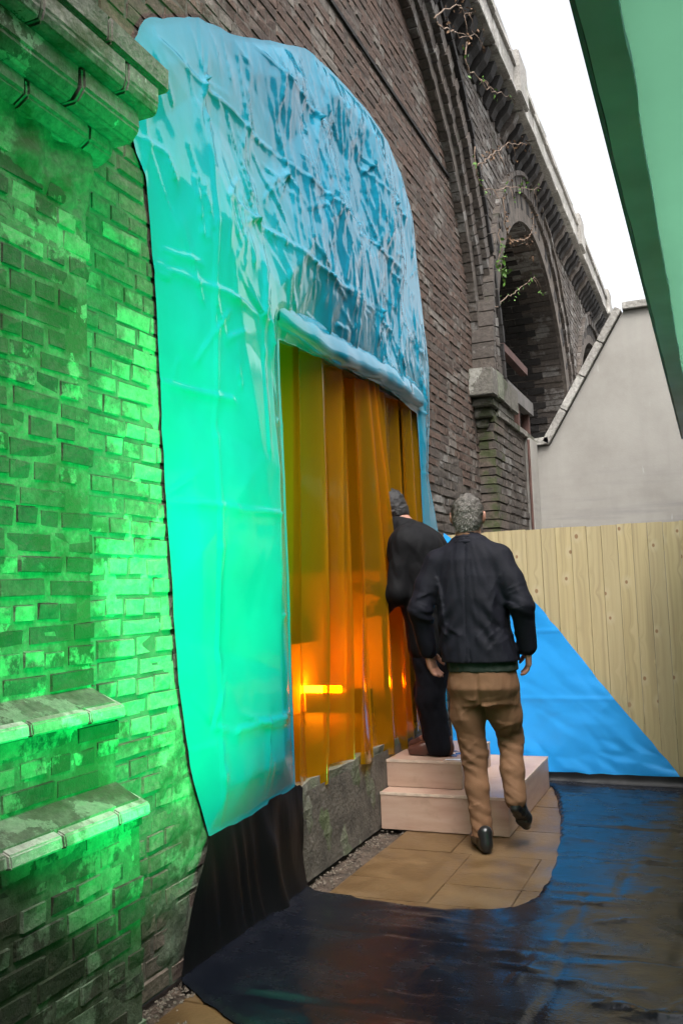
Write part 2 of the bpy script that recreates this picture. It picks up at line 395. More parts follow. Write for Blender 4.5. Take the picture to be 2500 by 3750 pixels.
def in_poly(P, poly):
    x, y = P[:, 0], P[:, 1]; r = np.zeros(len(P), bool); n = len(poly)
    for i in range(n):
        (x0, y0), (x1, y1) = poly[i], poly[(i + 1) % n]
        if y0 == y1: continue
        c = ((y0 > y) != (y1 > y)) & (x < (x1 - x0) * (y - y0) / (y1 - y0) + x0); r ^= c
    return r
def snap(P, polys):
    best = np.full(len(P), 1e9); Q = P.copy()
    for poly in polys:
        for i in range(len(poly)):
            a = np.array(poly[i], float); b = np.array(poly[(i + 1) % len(poly)], float); d = b - a
            t = np.clip(((P - a) @ d) / max(1e-12, d @ d), 0, 1); q = a + t[:, None] * d; e = ((P - q) ** 2).sum(1)
            m = e < best; best[m] = e[m]; Q[m] = q[m]
    return Q
def sheet_grid(outer, holes, step):
    """grid clipped to a polygon with its rim snapped onto the outline -> (points 2D, quads)"""
    o = np.array(outer); x0, y0 = o.min(0) - step; x1, y1 = o.max(0) + step
    nx, ny = int((x1 - x0) / step) + 1, int((y1 - y0) / step) + 1
    X, Yg = np.meshgrid(x0 + np.arange(nx + 1) * step, y0 + np.arange(ny + 1) * step, indexing='ij')
    P = np.stack([X.ravel(), Yg.ravel()], 1)
    I, J = np.meshgrid(np.arange(nx), np.arange(ny), indexing='ij'); I = I.ravel(); J = J.ravel()
    cen = np.stack([x0 + (I + .5) * step, y0 + (J + .5) * step], 1)
    k = in_poly(cen, outer)
    for h in holes: k &= ~in_poly(cen, h)
    I, J = I[k], J[k]; q = np.stack([I * (ny + 1) + J, (I + 1) * (ny + 1) + J, (I + 1) * (ny + 1) + J + 1, I * (ny + 1) + J + 1], 1)
    cnt = np.bincount(q.ravel(), minlength=len(P)); rim = (cnt > 0) & (cnt < 4)
    P[rim] = snap(P[rim], [outer] + holes)
    used = np.where(cnt > 0)[0]; m = np.full(len(P), -1); m[used] = np.arange(len(used))
    return P[used], m[q], rim[used]
def wobble(poly, n, amp, seed):
    """refine an outline and make it hand-cut"""
    out = []; g = random.Random(seed)
    for i in range(len(poly)):
        a, b = poly[i], poly[(i + 1) % len(poly)]
        for k in range(n):
            t = k / n; e = amp if k else amp * .4
            out.append((a[0] + (b[0] - a[0]) * t + g.uniform(-e, e), a[1] + (b[1] - a[1]) * t + g.uniform(-e, e)))
    return out

# =================================================================== THE SETTING
XW, XP = -1.80, -1.66            # infill wall plane, pier / spandrel plane
g = MB(); g.box(-60, 60, -60, 120, -.5, -.06); tag(g.build('ground', M['ground']), kind='structure')

# paving of tan slabs under the black sheet
pav = MB(); pav.box(-1.84, 1.9, .2, 6.4, -.055, -.03); pav = tag(pav.build('paving', M['dirt']), kind='structure')
slabs = []
yy = 2.0
rows = [(2.0, 2.626), (2.63, 3.206), (3.21, 3.726), (3.73, 3.996), (4.0, 4.466), (4.47, 4.956), (4.96, 5.506), (5.51, 6.15)]
for r_, (a, b) in enumerate(rows):
    x = -1.62 + random.uniform(-.05, .05)
    if r_ < 2: x = -1.70
    while x < -.60:
        wd = random.choice([.34, .45, .58]); slabs.append((x, min(x + wd, -.55), a, b)); x += wd + .002
for (x0, x1, y0, y1) in slabs:
    mb = MB(); mb.box(x0, x1, y0, y1, -.035, -.002 + random.uniform(-.0015, .001), .001); mb.build('slab', M['flag'], pav, bevel=.002)

# =================================================================== THE VIADUCT
via = empty('railway_viaduct', 'tall old brick railway viaduct with arches, corbelled parapet and hanging vines', 'viaduct', (-1.66, 2.0, 0))
A1, A2, A3 = (4.9, 3.0, 2.62), (10.15, 3.1, 2.2), (15.6, 3.1, 2.2)      # centre y, springing z, inner radius
RO = {0: .40, 1: .46, 2: .46}
ARCH = [A1, A2, A3]
# --- left pier: core, two weathered offsets, bricks
pier = MB(); PY0, PY1 = .9, 2.15
def stepped(z):          # face plane of the pier by height
    return -1.505 if z < .76 else (-1.58 if z < 1.02 else XP)
pier.prism([(-2.3, 0), (-1.511, 0), (-1.511, .76), (-1.586, .80), (-1.586, 1.02), (-1.666, 1.06), (-1.666, 2.85), (-2.3, 2.85)], 1, PY0, PY1 - .012)
pier = pier.build('pier', M['mortar_green'], via)
its = []
for z0, z1, x in ((0.0, .735, -1.505), (.80, .985, -1.58), (1.06, 2.80, XP)):
    its += lay(x, PY0, PY1, z0, z1, lambda y, z, a=z0, b=z1: PY0 < y < PY1 - .03 and z < b, ch=.062, L=.19, joint=.009, depth=.0035, seed=int(z0 * 100) + 3, irregular=.006)
# the quoin bricks are trimmed to the pier's arris
its2 = []
for c, h, r_ in its:
    over = c[1] + h[1] - PY1
    if over > -.05:
        y0 = c[1] - h[1]; y1 = PY1 + random.uniform(-.006, .004); c = (c[0], (y0 + y1) / 2, c[2]); h = (h[0], (y1 - y0) / 2, h[2])
    its2.append((c, h, r_))
vis = [b for b in its2 if b[0][1] > 1.22]; hid = [b for b in its2 if b[0][1] <= 1.22]
place_bricks(vis, pier, lambda c: M['pier_brick'], 300); place_bricks(hid, pier, lambda c: M['pier_brick'], 0)
for zt, x0, x1, n_, zd in ((1.065, -1.70, -1.565, 5, 0), (.805, -1.62, -1.488, 6, 1)):     # sloping ledge stones
    y = PY0; i = 0
    while y < PY1 - .02:
        l = min(random.uniform(.15, .26), PY1 + .012 - y); mb = MB()
        if PY1 + .012 - (y + l) < .08: l = PY1 + .012 - y
        dz = random.uniform(-.006, .004)
        mb.prism([(x0, zt - .06 + dz), (x0, zt + dz), (x1, zt - .055 + dz), (x1 + .004, zt - .085 + dz), (x1 - .03, zt - .092 + dz)], 1, y + .004, y + l - .004)
        o = mb.build('ledge_stone', M['ledge_stone'], pier, bevel=.004); y += l
# --- left impost cornice of moulded stones
imp = MB(); imp.box(-2.0, -1.66, PY0, 2.2, 2.80, 3.3); imp = imp.build('impost', M['mortar_green'], via)
def impost_row(parent, y0, y1, x_front, z0, z1, slope, ls, end_back=-1.9):
    y = y0
    while y < y1 - .01:
        l = random.uniform(*ls); l = y1 - y if y1 - (y + l) < ls[0] * .6 else l; mb = MB(); e = random.uniform(-.006, .006)
        mb.prism([(end_back, z0), (x_front - slope + e, z0), (x_front + e, z0 + (z1 - z0) * .35), (x_front + e * .5, z1), (end_back, z1)], 1, y + .003, y + l - .003)
        mb.build('stone', M['stone'], parent, bevel=.008); y += l
impost_row(imp, .9, 2.20, -1.60, 2.62, 2.695, .045, (.2, .3))
impost_row(imp, .9, 2.25, -1.545, 2.70, 2.80, .03, (.22, .4))
impost_row(imp, .9, 2.31, -1.51, 2.805, 2.90, .012, (.22, .4))
impost_row(imp, .9, 2.36, -1.50, 2.905, 2.985, .0, (.25, .4))
impost_row(imp, .9, 2.28, -1.56, 2.99, 3.04, .0, (.25, .4))
# broken render clinging under the cornice
P, Q, rim = sheet_grid([(1.5, 2.25), (2.13, 2.25), (2.14, 2.63), (1.3, 2.63)], [], .012)
hh = -.022 + .045 * np.clip((P[:, 1] - 2.32) / .3, 0, 1) * np.clip((P[:, 0] - 1.45) / .35, 0, 1) + .020 * smooth_noise(P * 8, 301) + .010 * smooth_noise(P * 21, 302) + .004 * smooth_noise(P * 50, 303)
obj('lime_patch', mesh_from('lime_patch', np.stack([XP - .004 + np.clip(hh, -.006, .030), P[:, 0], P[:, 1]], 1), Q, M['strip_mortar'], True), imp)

# --- spandrel wall with three arched openings
def ring_out(y):
    zmax = 0
    for i, (cy, cz, r) in enumerate(ARCH):
        ro = r + RO[i] - .02
        if abs(y - cy) < ro: zmax = max(zmax, cz + math.sqrt(ro * ro - (y - cy) ** 2))
    return zmax
sp = MB(); ys = sorted(set([2.0 + .06 * i for i in range(470)] + [c[0] + s * (c[2] + RO[i] - .02) for i, c in enumerate(ARCH) for s in (-1, 1)]))
for a, b in zip(ys[:-1], ys[1:]):
    za, zb = min(ring_out(a + 1e-4), 5.9), min(ring_out(b - 1e-4), 5.9); x = XP - .011
    sp.add([(x, a, za), (x, b, zb), (x, b, 6.0), (x, a, 6.0)], [(0, 1, 2, 3)])
spn = sp.build('spandrel', M['mortar'], via)
place_bricks(lay(XP, 5.0, 21.0, 2.9, 5.9, lambda y, z: z > ring_out(y) + .03 or (ring_out(y) == 0), seed=21, ch=.075, joint=.009, depth=.004), spn, lambda c: M['grey_brick'], 0)

def ring(name, cy, cz, r0, r1, xf, xb, n, mat, parent, a0=0.0, a1=math.pi, gap=.010):
    mb = MB()
    for k in range(n):
        t0 = a0 + (a1 - a0) * k / n; t1 = a0 + (a1 - a0) * (k + 1) / n; g_ = gap / r0 / 2
        t0 += g_; t1 -= g_; e = random.uniform(-.008, .006); f_ = random.uniform(-.006, .006)
        V = [(x, cy + r * math.cos(t), cz + r * math.sin(t)) for x in (xb, xf + e) for r in (r0 + f_, r1) for t in (t0, t1)]
        mb.add(V, [(0, 1, 3, 2), (4, 6, 7, 5), (0, 4, 5, 1), (2, 3, 7, 6), (0, 2, 6, 4), (1, 5, 7, 3)])
    o = mb.build(name, mat, parent); o['kind'] = 'stuff'; return o
def jamb(mb, y0, y1, xb, xf, z0, z1, ch=.075):
    z = z0
    while z < z1 - .02:
        e = random.uniform(-.012, .01); mb.box(xb, xf + e, y0 + random.uniform(-.008, .008), y1, z + .005, min(z + ch, z1) - .004, .003); z += ch
def backing(name, cy, cz, r0, r1, xf, xb, parent, mat):
    mb = MB(); n = 40
    for k in range(n):
        t0, t1 = math.pi * k / n, math.pi * (k + 1) / n
        V = [(x, cy + r * math.cos(t), cz + r * math.sin(t)) for x in (xb, xf) for r in (r0, r1) for t in (t0, t1)]
        mb.add(V, [(0, 1, 3, 2), (4, 6, 7, 5), (0, 4, 5, 1), (2, 3, 7, 6)])
    return mb.build(name, mat, parent)
arch_parts = []
for i, (cy, cz, r) in enumerate(ARCH):
    bk = backing('arch_ring', cy, cz, r + .012, r + RO[i] - .01, XP - .075 if i == 0 else XP - .02, -2.1, via, M['mortar'])
    # inner order set back, outer order flush, hood mould proud
    if i == 0:
        ring('inner_bricks', cy, cz, r, r + .11, XP - .075, -2.0, 100, M['grey_brick'], bk)
        ring('middle_bricks', cy, cz, r + .115, r + .25, XP - .035, -2.0, 104, M['grey_brick'], bk)
        ring('outer_bricks', cy, cz, r + .255, r + .40, XP + .012, -2.0, 108, M['grey_brick'], bk)
        ring('hood_mould', cy, cz, r + .405, r + .46, XP + .045, -1.8, 60, M['vault_brick'], bk)
    else:
        ring('inner_bricks', cy, cz, r, r + .14, XP - .06, -2.6, 88, M['grey_brick'], bk)
        ring('middle_bricks', cy, cz, r + .145, r + .30, XP - .02, -2.2, 92, M['vault_brick'], bk)
        ring('outer_bricks', cy, cz, r + .305, r + .46, XP + .02, -2.0, 96, M['grey_brick'], bk)
        ring('hood_mould', cy, cz, r + .465, r + .51, XP + .05, -1.8, 60, M['grey_brick'], bk)
# the viaduct goes on behind the viewer
mb = MB(); mb.box(-2.3, -1.67, -9, .89, 0, 6.2); mb.build('wall', M['grey_brick'], via)
# --- second pier (between the filled and the open arch) with jambs and impost
p2 = MB(); p2.box(-2.6, XP - .02, 7.60, 7.93, 0, 3.3); p2 = p2.build('pier', M['mortar'], via)
mb = MB(); jamb(mb, 7.535, 7.9, -2.0, XP, 0, 2.80); o = mb.build('jamb_bricks', M['moss_brick'], p2); o['kind'] = 'stuff'
for (y0, y1, xf) in ((7.50, 7.62, -1.745), (7.58, 7.78, -1.70), (7.72, 7.95, -1.65)):
    mb = MB(); jamb(mb, y0, y1, -2.0, xf, 3.12, 3.5); o = mb.build('jamb_bricks', M['grey_brick'], p2); o['kind'] = 'stuff'
imp2 = MB(); imp2.box(-2.0, -1.70, 7.45, 8.2, 2.8, 3.1); imp2 = imp2.build('impost', M['stone'], via)
for (y0, y1, xf, z0, z1, mt) in ((7.50, 7.80, -1.70, 2.66, 2.735, 'stone'), (7.44, 7.95, -1.66, 2.74, 2.815, 'stone'), (7.30, 7.48, -1.60, 2.90, 3.13, 'stone'), (7.485, 7.70, -1.595, 2.90, 3.135, 'ledge_stone'), (7.705, 8.0, -1.60, 2.90, 3.12, 'stone'), (8.005, 8.32, -1.60, 2.895, 3.12, 'stone'), (7.38, 8.28, -1.63, 2.82, 2.893, 'stone')):  # the one ledge_stone block is paler to paint in a lit patch
    mb = MB(); mb.box(-1.95, xf, y0, y1, z0, z1, .005); mb.build('stone', M[mt], imp2, bevel=.008)
# --- low wall closing the foot of the open arch, with coping and a pale pilaster
lw = MB(); lw.box(-1.95, XP - .010, 7.94, 9.30, 0, 2.76); lw = lw.build('low_wall', M['mortar'], via)
place_bricks(lay(XP, 7.62, 8.86, 1.2, 2.75, lambda y, z: y < 8.84, seed=31, ch=.075, depth=.004), lw, lambda c: M['grey_brick'], 0)
for a, b in ((7.62, 8.05), (8.055, 8.5), (8.505, 8.9), (8.905, 9.3)):
    mb = MB(); mb.box(-1.98, XP + .025, a, b, 2.765, 2.825, .004); mb.build('coping_stone', M['stone'], lw, bevel=.006)
mb = MB(); mb.box(-1.9, XP + .05, 8.92, 9.27, 0, 2.765); mb.build('pilaster', M['render'], lw, bevel=.006)
mb = MB(); mb.tube([(XP + .035, 8.87, 0), (XP + .035, 8.87, 2.74)], .013, 8); mb.build('rusty_pipe', M['timber'], lw)
# --- dark vaults behind the open arches
for cy, cz, r in ARCH[1:]:
    mb = MB(); n = 28
    for k in range(n):
        t0, t1 = math.pi * k / n, math.pi * (k + 1) / n; rr_ = r + .02
        P0 = (cy + rr_ * math.cos(t0), cz + rr_ * math.sin(t0)); P1 = (cy + rr_ * math.cos(t1), cz + rr_ * math.sin(t1))
        mb.add([(-1.9, *P0), (-1.9, *P1), (-5.2, *P1), (-5.2, *P0)], [(0, 1, 2, 3)])
    for s in (-1, 1):
        y = cy + s * (r + .02); mb.add([(-1.9, y, -.0), (-5.2, y, 0), (-5.2, y, cz), (-1.9, y, cz)], [(0, 1, 2, 3)])
    mb.add([(-5.2, cy - r - .1, 0), (-5.2, cy + r + .1, 0), (-5.2, cy + r + .1, cz + r + .1), (-5.2, cy - r - .1, cz + r + .1)], [(0, 1, 2, 3)])
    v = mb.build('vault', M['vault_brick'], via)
    mb = MB()
    for row in range(0, 34):
        t = .0 + row * .046
        for q in range(12):
            x0 = -1.98 - q * .24 - (row % 2) * .12
            a0, a1 = t, t + .038; ra, rb = r + .03, r - .012 + random.uniform(-.006, .004)
            V = [(x, cy + rr2 * math.cos(a), cz + rr2 * math.sin(a)) for x in (x0, x0 - .225) for rr2 in (ra, rb) for a in (a0, a1)]
            mb.add(V, [(0, 1, 3, 2), (4, 6, 7, 5), (0, 4, 5, 1), (2, 3, 7, 6), (0, 2, 6, 4), (1, 5, 7, 3)])
    z = .0
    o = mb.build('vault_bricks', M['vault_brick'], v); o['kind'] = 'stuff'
    mb = MB()
    for row in range(24):
        for q in range(12):
            x0 = -1.98 - q * .24 - (row % 2) * .12; zz = 1.3 + row * .075
            mb.box(x0 - .225, x0, cy + r - .012 + random.uniform(-.005, .005), cy + r + .03, zz + .006, zz + .07)
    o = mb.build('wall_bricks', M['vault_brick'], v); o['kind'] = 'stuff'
# girder and timber frame in the open arch
fr = MB(); fr.box(-1.82, -1.74, 7.95, 9.9, 3.16, 3.30); fr.build('girder', M['iron'], via)
for y, zt in ((8.0, 4.4), (8.28, 3.16), (9.2, 3.16), (9.75, 3.16)):
    mb = MB(); mb.box(-1.85, -1.77, y, y + .07, 2.2, zt); mb.build('post', M['timber'], via)
mb = MB(); mb.box(-1.86, -1.78, 7.95, 9.9, 3.62, 3.70); mb.build('rail', M['timber'], via)
# --- corbel table and parapet
cor = MB(); cor.box(-1.9, -1.60, 4.0, 26, 5.90, 5.95); cor = cor.build('corbel_table', M['vault_brick'], via)
y = 5.2
while y < 26:
    mb = MB(); mb.prism([(-1.75, 5.66), (-1.645, 5.66), (-1.60, 5.74), (-1.535, 5.80), (-1.49, 5.90), (-1.75, 5.90)], 1, y, y + .115)
    mb.build('corbel', M['vault_brick'] if random.random() < .75 else M['grey_brick'], cor); y += .235
par = MB(); par.box(-1.9, -1.475, 4.0, 26, 5.952, 6.22); par = par.build('parapet', M['mortar'], via)
y = 5.0
while y < 25:
    l = random.uniform(.5, .75); mb = MB(); mb.box(-1.9, -1.435, y + .004, y + l - .004, 5.945, 6.02, .006); mb.build('string_stone', M['coping'], par, bevel=.006)
    mb = MB(); mb.box(-1.9, -1.455, y + .004, y + l - .004, 6.03, 6.22, .006); mb.build('parapet_stone', M['coping'], par, bevel=.006)
    mb = MB(); mb.box(-1.92, -1.43, y + .003, y + l - .003, 6.225, 6.32 + random.uniform(-.006, .006), .006); mb.build('coping_stone', M['coping'], par, bevel=.008); y += l
for y in (8.25, 12.45, 16.0, 21.0):
    mb = MB(); mb.box(-1.95, -1.40, y, y + .42, 5.96, 6.40, .006); mb.build('parapet_block', M['coping'], par, bevel=.012)

# =================================================================== INFILL WALL
inf = empty('infill_wall', 'red-brown brick wall filling the nearest viaduct arch behind the big tarpaulin', 'wall', (-1.8, 4.9, 0))
DY0, DY1, DZ0, DZ1 = 3.62, 5.78, .43, 2.52
wl = MB(); x = XW - .007
def arch_top(y): 
    d = 2.75 ** 2 - (y - 4.9) ** 2; return 3.0 + math.sqrt(max(d, 0))
ys = sorted(set([2.0 + .06 * i for i in range(100)] + [DY0, DY1])); ys = [y for y in ys if y < 7.75]
for a, b in zip(ys[:-1], ys[1:]):
    ta, tb = max(3.0, arch_top(a)), max(3.0, arch_top(b))
    if DY0 - 1e-6 <= a and b <= DY1 + 1e-6:
        wl.add([(x, a, DZ1), (x, b, DZ1), (x, b, tb), (x, a, ta)], [(0, 1, 2, 3)])
        wl.add([(x, a, 0), (x, b, 0), (x, b, DZ0 - .03), (x, a, DZ0 - .03)], [(0, 1, 2, 3)])
    else: wl.add([(x, a, 0), (x, b, 0), (x, b, tb), (x, a, ta)], [(0, 1, 2, 3)])
for y in (DY0, DY1): wl.add([(x, y, DZ0), (x - .3, y, DZ0), (x - .3, y, DZ1), (x, y, DZ1)], [(0, 1, 2, 3)])
wl.add([(x, DY0, DZ1), (x - .3, DY0, DZ1), (x - .3, DY1, DZ1), (x, DY1, DZ1)], [(0, 1, 2, 3)])
core = wl.build('mortar_core', M['mortar'], inf)
TARP = [(2.95, .43), (2.83, .71), (2.77, 1.01), (2.72, 1.59), (2.70, 1.98), (2.68, 2.37), (2.63, 2.80), (2.50, 2.99), (2.52, 3.2), (2.63, 3.40), (2.83, 3.53), (3.02, 3.645), (3.33, 3.75), (3.74, 3.95), (4.10, 4.13), (4.47, 4.19), (4.98, 4.23), (5.37, 4.22), (5.63, 4.10), (5.84, 3.88), (5.92, 3.51), (6.01, 3.15), (6.09, 2.87), (6.02, 2.46), (5.95, 2.17), (5.93, 2.08), (6.15, 1.66), (6.15, .44), (5.70, .40), (5.77, 1.78), (5.735, 2.48), (5.2, 2.53), (4.5, 2.52), (3.66, 2.47), (3.672, 1.5), (3.685, .46), (3.28, .43)]
tin = np.array(TARP); tc = np.array([(4.3, 2.2)])
def under(y, z):
    p = np.array([[y, z]]); q = snap(p, [TARP]); d = np.linalg.norm(q - p)
    return bool(in_poly(p, TARP)[0]) and d > .22
def keep_inf(y, z):
    if z > max(3.0, arch_top(y)) - .03 or y > 7.70: return False
    if DY0 - .1 < y < DY1 + .1 and z < DZ1 + .03: return False
    return not under(y, z)
itb = lay(XW, 2.0, 7.7, 0.0, 5.7, keep_inf, ch=.066, seed=5, joint=.009, depth=.004)
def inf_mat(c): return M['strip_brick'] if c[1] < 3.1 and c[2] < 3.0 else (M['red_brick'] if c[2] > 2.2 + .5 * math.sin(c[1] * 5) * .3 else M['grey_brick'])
left_b = [b for b in itb if b[0][1] < 3.1 and b[0][1] > 2.2 and b[0][2] < 3.2]; rest_b = [b for b in itb if not (b[0][1] < 3.1 and b[0][1] > 2.2 and b[0][2] < 3.2)]
nl = min(len(left_b), 170)
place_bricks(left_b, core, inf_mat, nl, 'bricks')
vis_r = [b for b in rest_b if b[0][1] > 3.0 or b[0][2] > 3.0]; hid_r = [b for b in rest_b if not (b[0][1] > 3.0 or b[0][2] > 3.0)]
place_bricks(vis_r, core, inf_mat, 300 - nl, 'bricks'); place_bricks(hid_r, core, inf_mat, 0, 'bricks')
ST = [(2.1, 0.0), (3.05, 0.0), (2.98, .44), (2.86, .72), (2.82, 1.3), (2.78, 2.2), (2.74, 2.75), (2.1, 2.75)]
P, Q, rim = sheet_grid(ST, [], .012)
mask = np.clip((P[:, 0] - 2.30) / .5, -.3, 1) * .9 + np.clip((1.95 - P[:, 1]) / 1.2, -.8, .6) * .55
hh = -.016 + .020 * mask + .011 * smooth_noise(P * 7, 201) + .006 * smooth_noise(P * 19, 202) + .003 * smooth_noise(P * 43, 203)
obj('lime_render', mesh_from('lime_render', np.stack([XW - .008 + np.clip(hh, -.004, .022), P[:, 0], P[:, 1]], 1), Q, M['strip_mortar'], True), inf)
# dark string course, spalled hole
mb = MB(); mb.box(XW - .05, XW + .012, 4.3, 7.45, 4.635, 4.66, .002); mb.build('string_course', M['vault_brick'], inf)

# concrete plinth under the opening
pl = MB(); PV = []
mb = MB(); nseg = 40
for i in range(nseg):
    a = 3.4 + (6.15 - 3.4) * i / nseg; b = 3.4 + (6.15 - 3.4) * (i + 1) / nseg
    def fx(y, z): return -1.815 + .012 * math.sin(y * 9 + z * 14) + .008 * math.sin(y * 31 + z * 5)
    zs = [0, .08, .16, .24, .32, .40, .435]
    for z0, z1 in zip(zs[:-1], zs[1:]):
        mb.add([(fx(a, z0), a, z0), (fx(b, z0), b, z0), (fx(b, z1), b, z1), (fx(a, z1), a, z1)], [(0, 1, 2, 3)])
    mb.add([(fx(a, .435), a, .435), (fx(b, .435), b, .435), (-2.2, b, .44), (-2.2, a, .44)], [(0, 1, 2, 3)])
o = mb.build('concrete_plinth', M['concrete'], smooth=False); tag(o, 'rough mossy concrete plinth below the amber curtain, beside the wooden steps', 'plinth')

# room behind the curtain
room = MB(); room.add([(-1.83, 2.9, .42), (-1.83, 6.6, .42), (-4.3, 6.6, .42), (-4.3, 2.9, .42), (-1.83, 2.9, 3.1), (-1.83, 6.6, 3.1), (-4.3, 6.6, 3.1), (-4.3, 2.9, 3.1)],
    [(0, 1, 2, 3), (4, 7, 6, 5), (1, 5, 6, 2), (2, 6, 7, 3), (3, 7, 4, 0)])
room = room.build('room', M['room']); room['kind'] = 'structure'
mb = MB(); mb.box(-4.2, -1.95, 5.95, 6.58, 1.46, 1.55); mb.build('room_shelf', M['dark'], room)
mb = MB(); mb.add([(-1.95, 2.92, .4255), (-4.28, 2.92, .4255), (-4.28, 6.58, .4255), (-1.95, 6.58, .4255)], [(0, 1, 2, 3)]); mb.build('room_floor', M['dark'], room)
fx_ = empty('tube_lamp', 'glowing orange tube lamp low behind the amber curtain', 'lamp', (-2.7, 6.25, .42))
mb = MB(); mb.tube([(-2.90, 6.2, .60), (-2.60, 6.2, .60)], .026, 10); mb.build('tube', M['tube'], fx_)
mb = MB(); mb.box(-3.0, -2.37, 6.23, 6.27, .43, .60); mb.build('housing', M['black_metal'], fx_)
mb = MB(); mb.box(-3.5, -2.9, 6.0, 6.5, .425, .95); o = mb.build('wooden_crate', M['room'], bevel=.01); tag(o, 'dim wooden crate beside the glowing lamp behind the amber curtain', 'crate')

# =================================================================== TARPAULINS
def ridges(P, segs):
    """straight sharp creases: (ax, az, bx, bz, height at a, height at b, width)"""
    h = np.zeros(len(P)); order = np.argsort(P[:, 0]); xs = P[order, 0]
    for (ax, az, bx, bz, ha, hb, w_) in segs:
        m = 5 * w_; i0, i1 = np.searchsorted(xs, [min(ax, bx) - m, max(ax, bx) + m]); k = order[i0:i1]; Q = P[k]
        sel = (Q[:, 1] > min(az, bz) - m) & (Q[:, 1] < max(az, bz) + m); k = k[sel]; Q = Q[sel]
        if not len(k): continue
        d = np.array([bx - ax, bz - az]); L = d @ d; t = ((Q[:, 0] - ax) * d[0] + (Q[:, 1] - az) * d[1]) / L; tc = np.clip(t, 0, 1)
        e = np.hypot(Q[:, 0] - ax - tc * d[0], Q[:, 1] - az - tc * d[1]); side = np.sign((Q[:, 0] - ax) * d[1] - (Q[:, 1] - az) * d[0])
        h[k] += (ha + (hb - ha) * tc) * np.exp(-e / (w_ * (1.0 + .9 * side)).clip(w_ * .35))
    return h
def tarp_field(P, seed):
    y, z = P[:, 0], P[:, 1]; g = np.random.default_rng(seed + 5)
    bz = lambda yy, zz: .17 + .83 * np.clip((1 / (1 + np.exp(-(zz - 2.45) * 4))) * (.35 + .65 / (1 + np.exp(-(yy - 3.7) * 2.5))), 0, 1)
    busy = bz(y, z)
    h = .050 * lin_noise(P * np.array([1.55, 1.7]) + 3.3, seed) + busy * .020 * lin_noise(np.stack([(y + .35 * z) * 4.6, (z - .15 * y) * 2.4], 1), seed + 1)
    h += busy * .007 * lin_noise(np.stack([(y - .2 * z) * 13, (z + .3 * y) * 5], 1), seed + 2) + busy ** 2 * .0035 * lin_noise(np.stack([(y + .25 * z) * 27, (z - .3 * y) * 10], 1), seed + 3)
    S = []
    # packing folds of the sheet: a grid of long straight creases
    for k in range(-1, 12):
        yc = 2.62 + .395 * k; zc = .36 + .43 * k
        for q in range(10):
            if g.random() < .75: S.append((yc, .2 + q * .43, yc + g.normal() * .006, .2 + (q + 1) * .43, g.uniform(.005, .014), g.uniform(.005, .014), .008))
            if g.random() < .80: S.append((2.3 + q * .42, zc, 2.3 + (q + 1) * .42, zc + g.normal() * .012, g.uniform(.006, .017), g.uniform(.006, .017), .009))
    pins = []
    for i in range(10):
        for j in range(10):
            a = np.array([2.62 + .395 * i + g.normal() * .035, .36 + .43 * j + g.normal() * .035])
            if g.random() < .35: continue
            b = float(bz(a[0], a[1])); pins.append((a, b))
            for r in range(int(2 + 5 * b * g.random() + 1)):
                t = g.choice([math.pi / 2, -math.pi / 2, .6, -.6, math.pi - .6, math.pi + .6]) + g.normal() * .35; L = g.uniform(.12, .42)
                S.append((a[0], a[1], a[0] + L * math.cos(t), a[1] + L * math.sin(t), g.uniform(.007, .018) * (.95 + .2 * b), 0.0, g.uniform(.007, .013)))
    for r in range(420):
        c = np.array([g.uniform(2.6, 6.1), g.uniform(2.0, 4.2)]); b = float(bz(*c))
        if g.random() > b: continue
        t = math.pi / 2 + .30 + g.normal() * .32 if g.random() < .72 else g.uniform(0, math.pi); L = g.uniform(.08, .34); d = np.array([math.cos(t), math.sin(t)]) * L / 2
        S.append((*(c - d), *(c + d), g.uniform(.003, .014), g.uniform(0, .010), g.uniform(.005, .010)))
    h += ridges(P, S)
    for a, b in pins: h -= .018 * np.exp(-np.hypot(P[:, 0] - a[0], P[:, 1] - a[1]) / .03)
    return h
def build_tarp(name, outer, holes, plane, step, field, mat, parent, base=.022, taper=0):
    P, Q, rim = sheet_grid(wobble(outer, 5, .005, 3), holes, step); h = field(P)
    
    if taper:
        q = snap(P, [outer]); dd = np.hypot(*(P - q).T); h = np.clip(h - np.quantile(h, .03), 0, None) * np.clip(dd / taper, .12, 1) ** .8
    V = plane(P, base + h)
    return obj(name, mesh_from(name, V, Q, mat, True), parent)
bt = empty('blue_tarpaulin', 'huge shiny blue tarpaulin nailed over the brick arch around the doorway', 'tarpaulin', (-1.8, 4.3, .4))
build_tarp('sheet', TARP, [], lambda P, h: np.stack([XW + h, P[:, 0], P[:, 1]], 1), .0115, lambda P: tarp_field(P, 40), M['tarp'], bt, base=.014, taper=.16)
# rolled header over the doorway
hd = MB(); n = 60
P0 = []
for i in range(n + 1):
    t = i / n; y = 3.60 + (5.765 - 3.60) * t; P0.append(y)
V = []; Fc = []
for i, y in enumerate(P0):
    zt = 2.62 - .02 * math.sin(3.1 * (y - 3.6)) ; bul = .022 + .006 * math.sin(y * 5) + .004 * math.sin(y * 13 + 1)
    for k, (dx, dz) in enumerate(((.0, .085), (.034, .06), (.045 + bul * .25, .01), (.050 + bul * .6, -.045), (.045 + bul * .6, -.085), (.0, -.098))):
        V.append((XW + dx + .004 * float(lin_noise(np.array([[y * 9, k * .7]]), 7)[0]) * 2, y, zt + dz + .006 * math.sin(y * 17 + k)))
for i in range(n):
    for k in range(5): Fc.append((i * 6 + k, (i + 1) * 6 + k, (i + 1) * 6 + k + 1, i * 6 + k + 1))
obj('header_roll', mesh_from('header_roll', V, Fc, M['tarp'], True), bt)

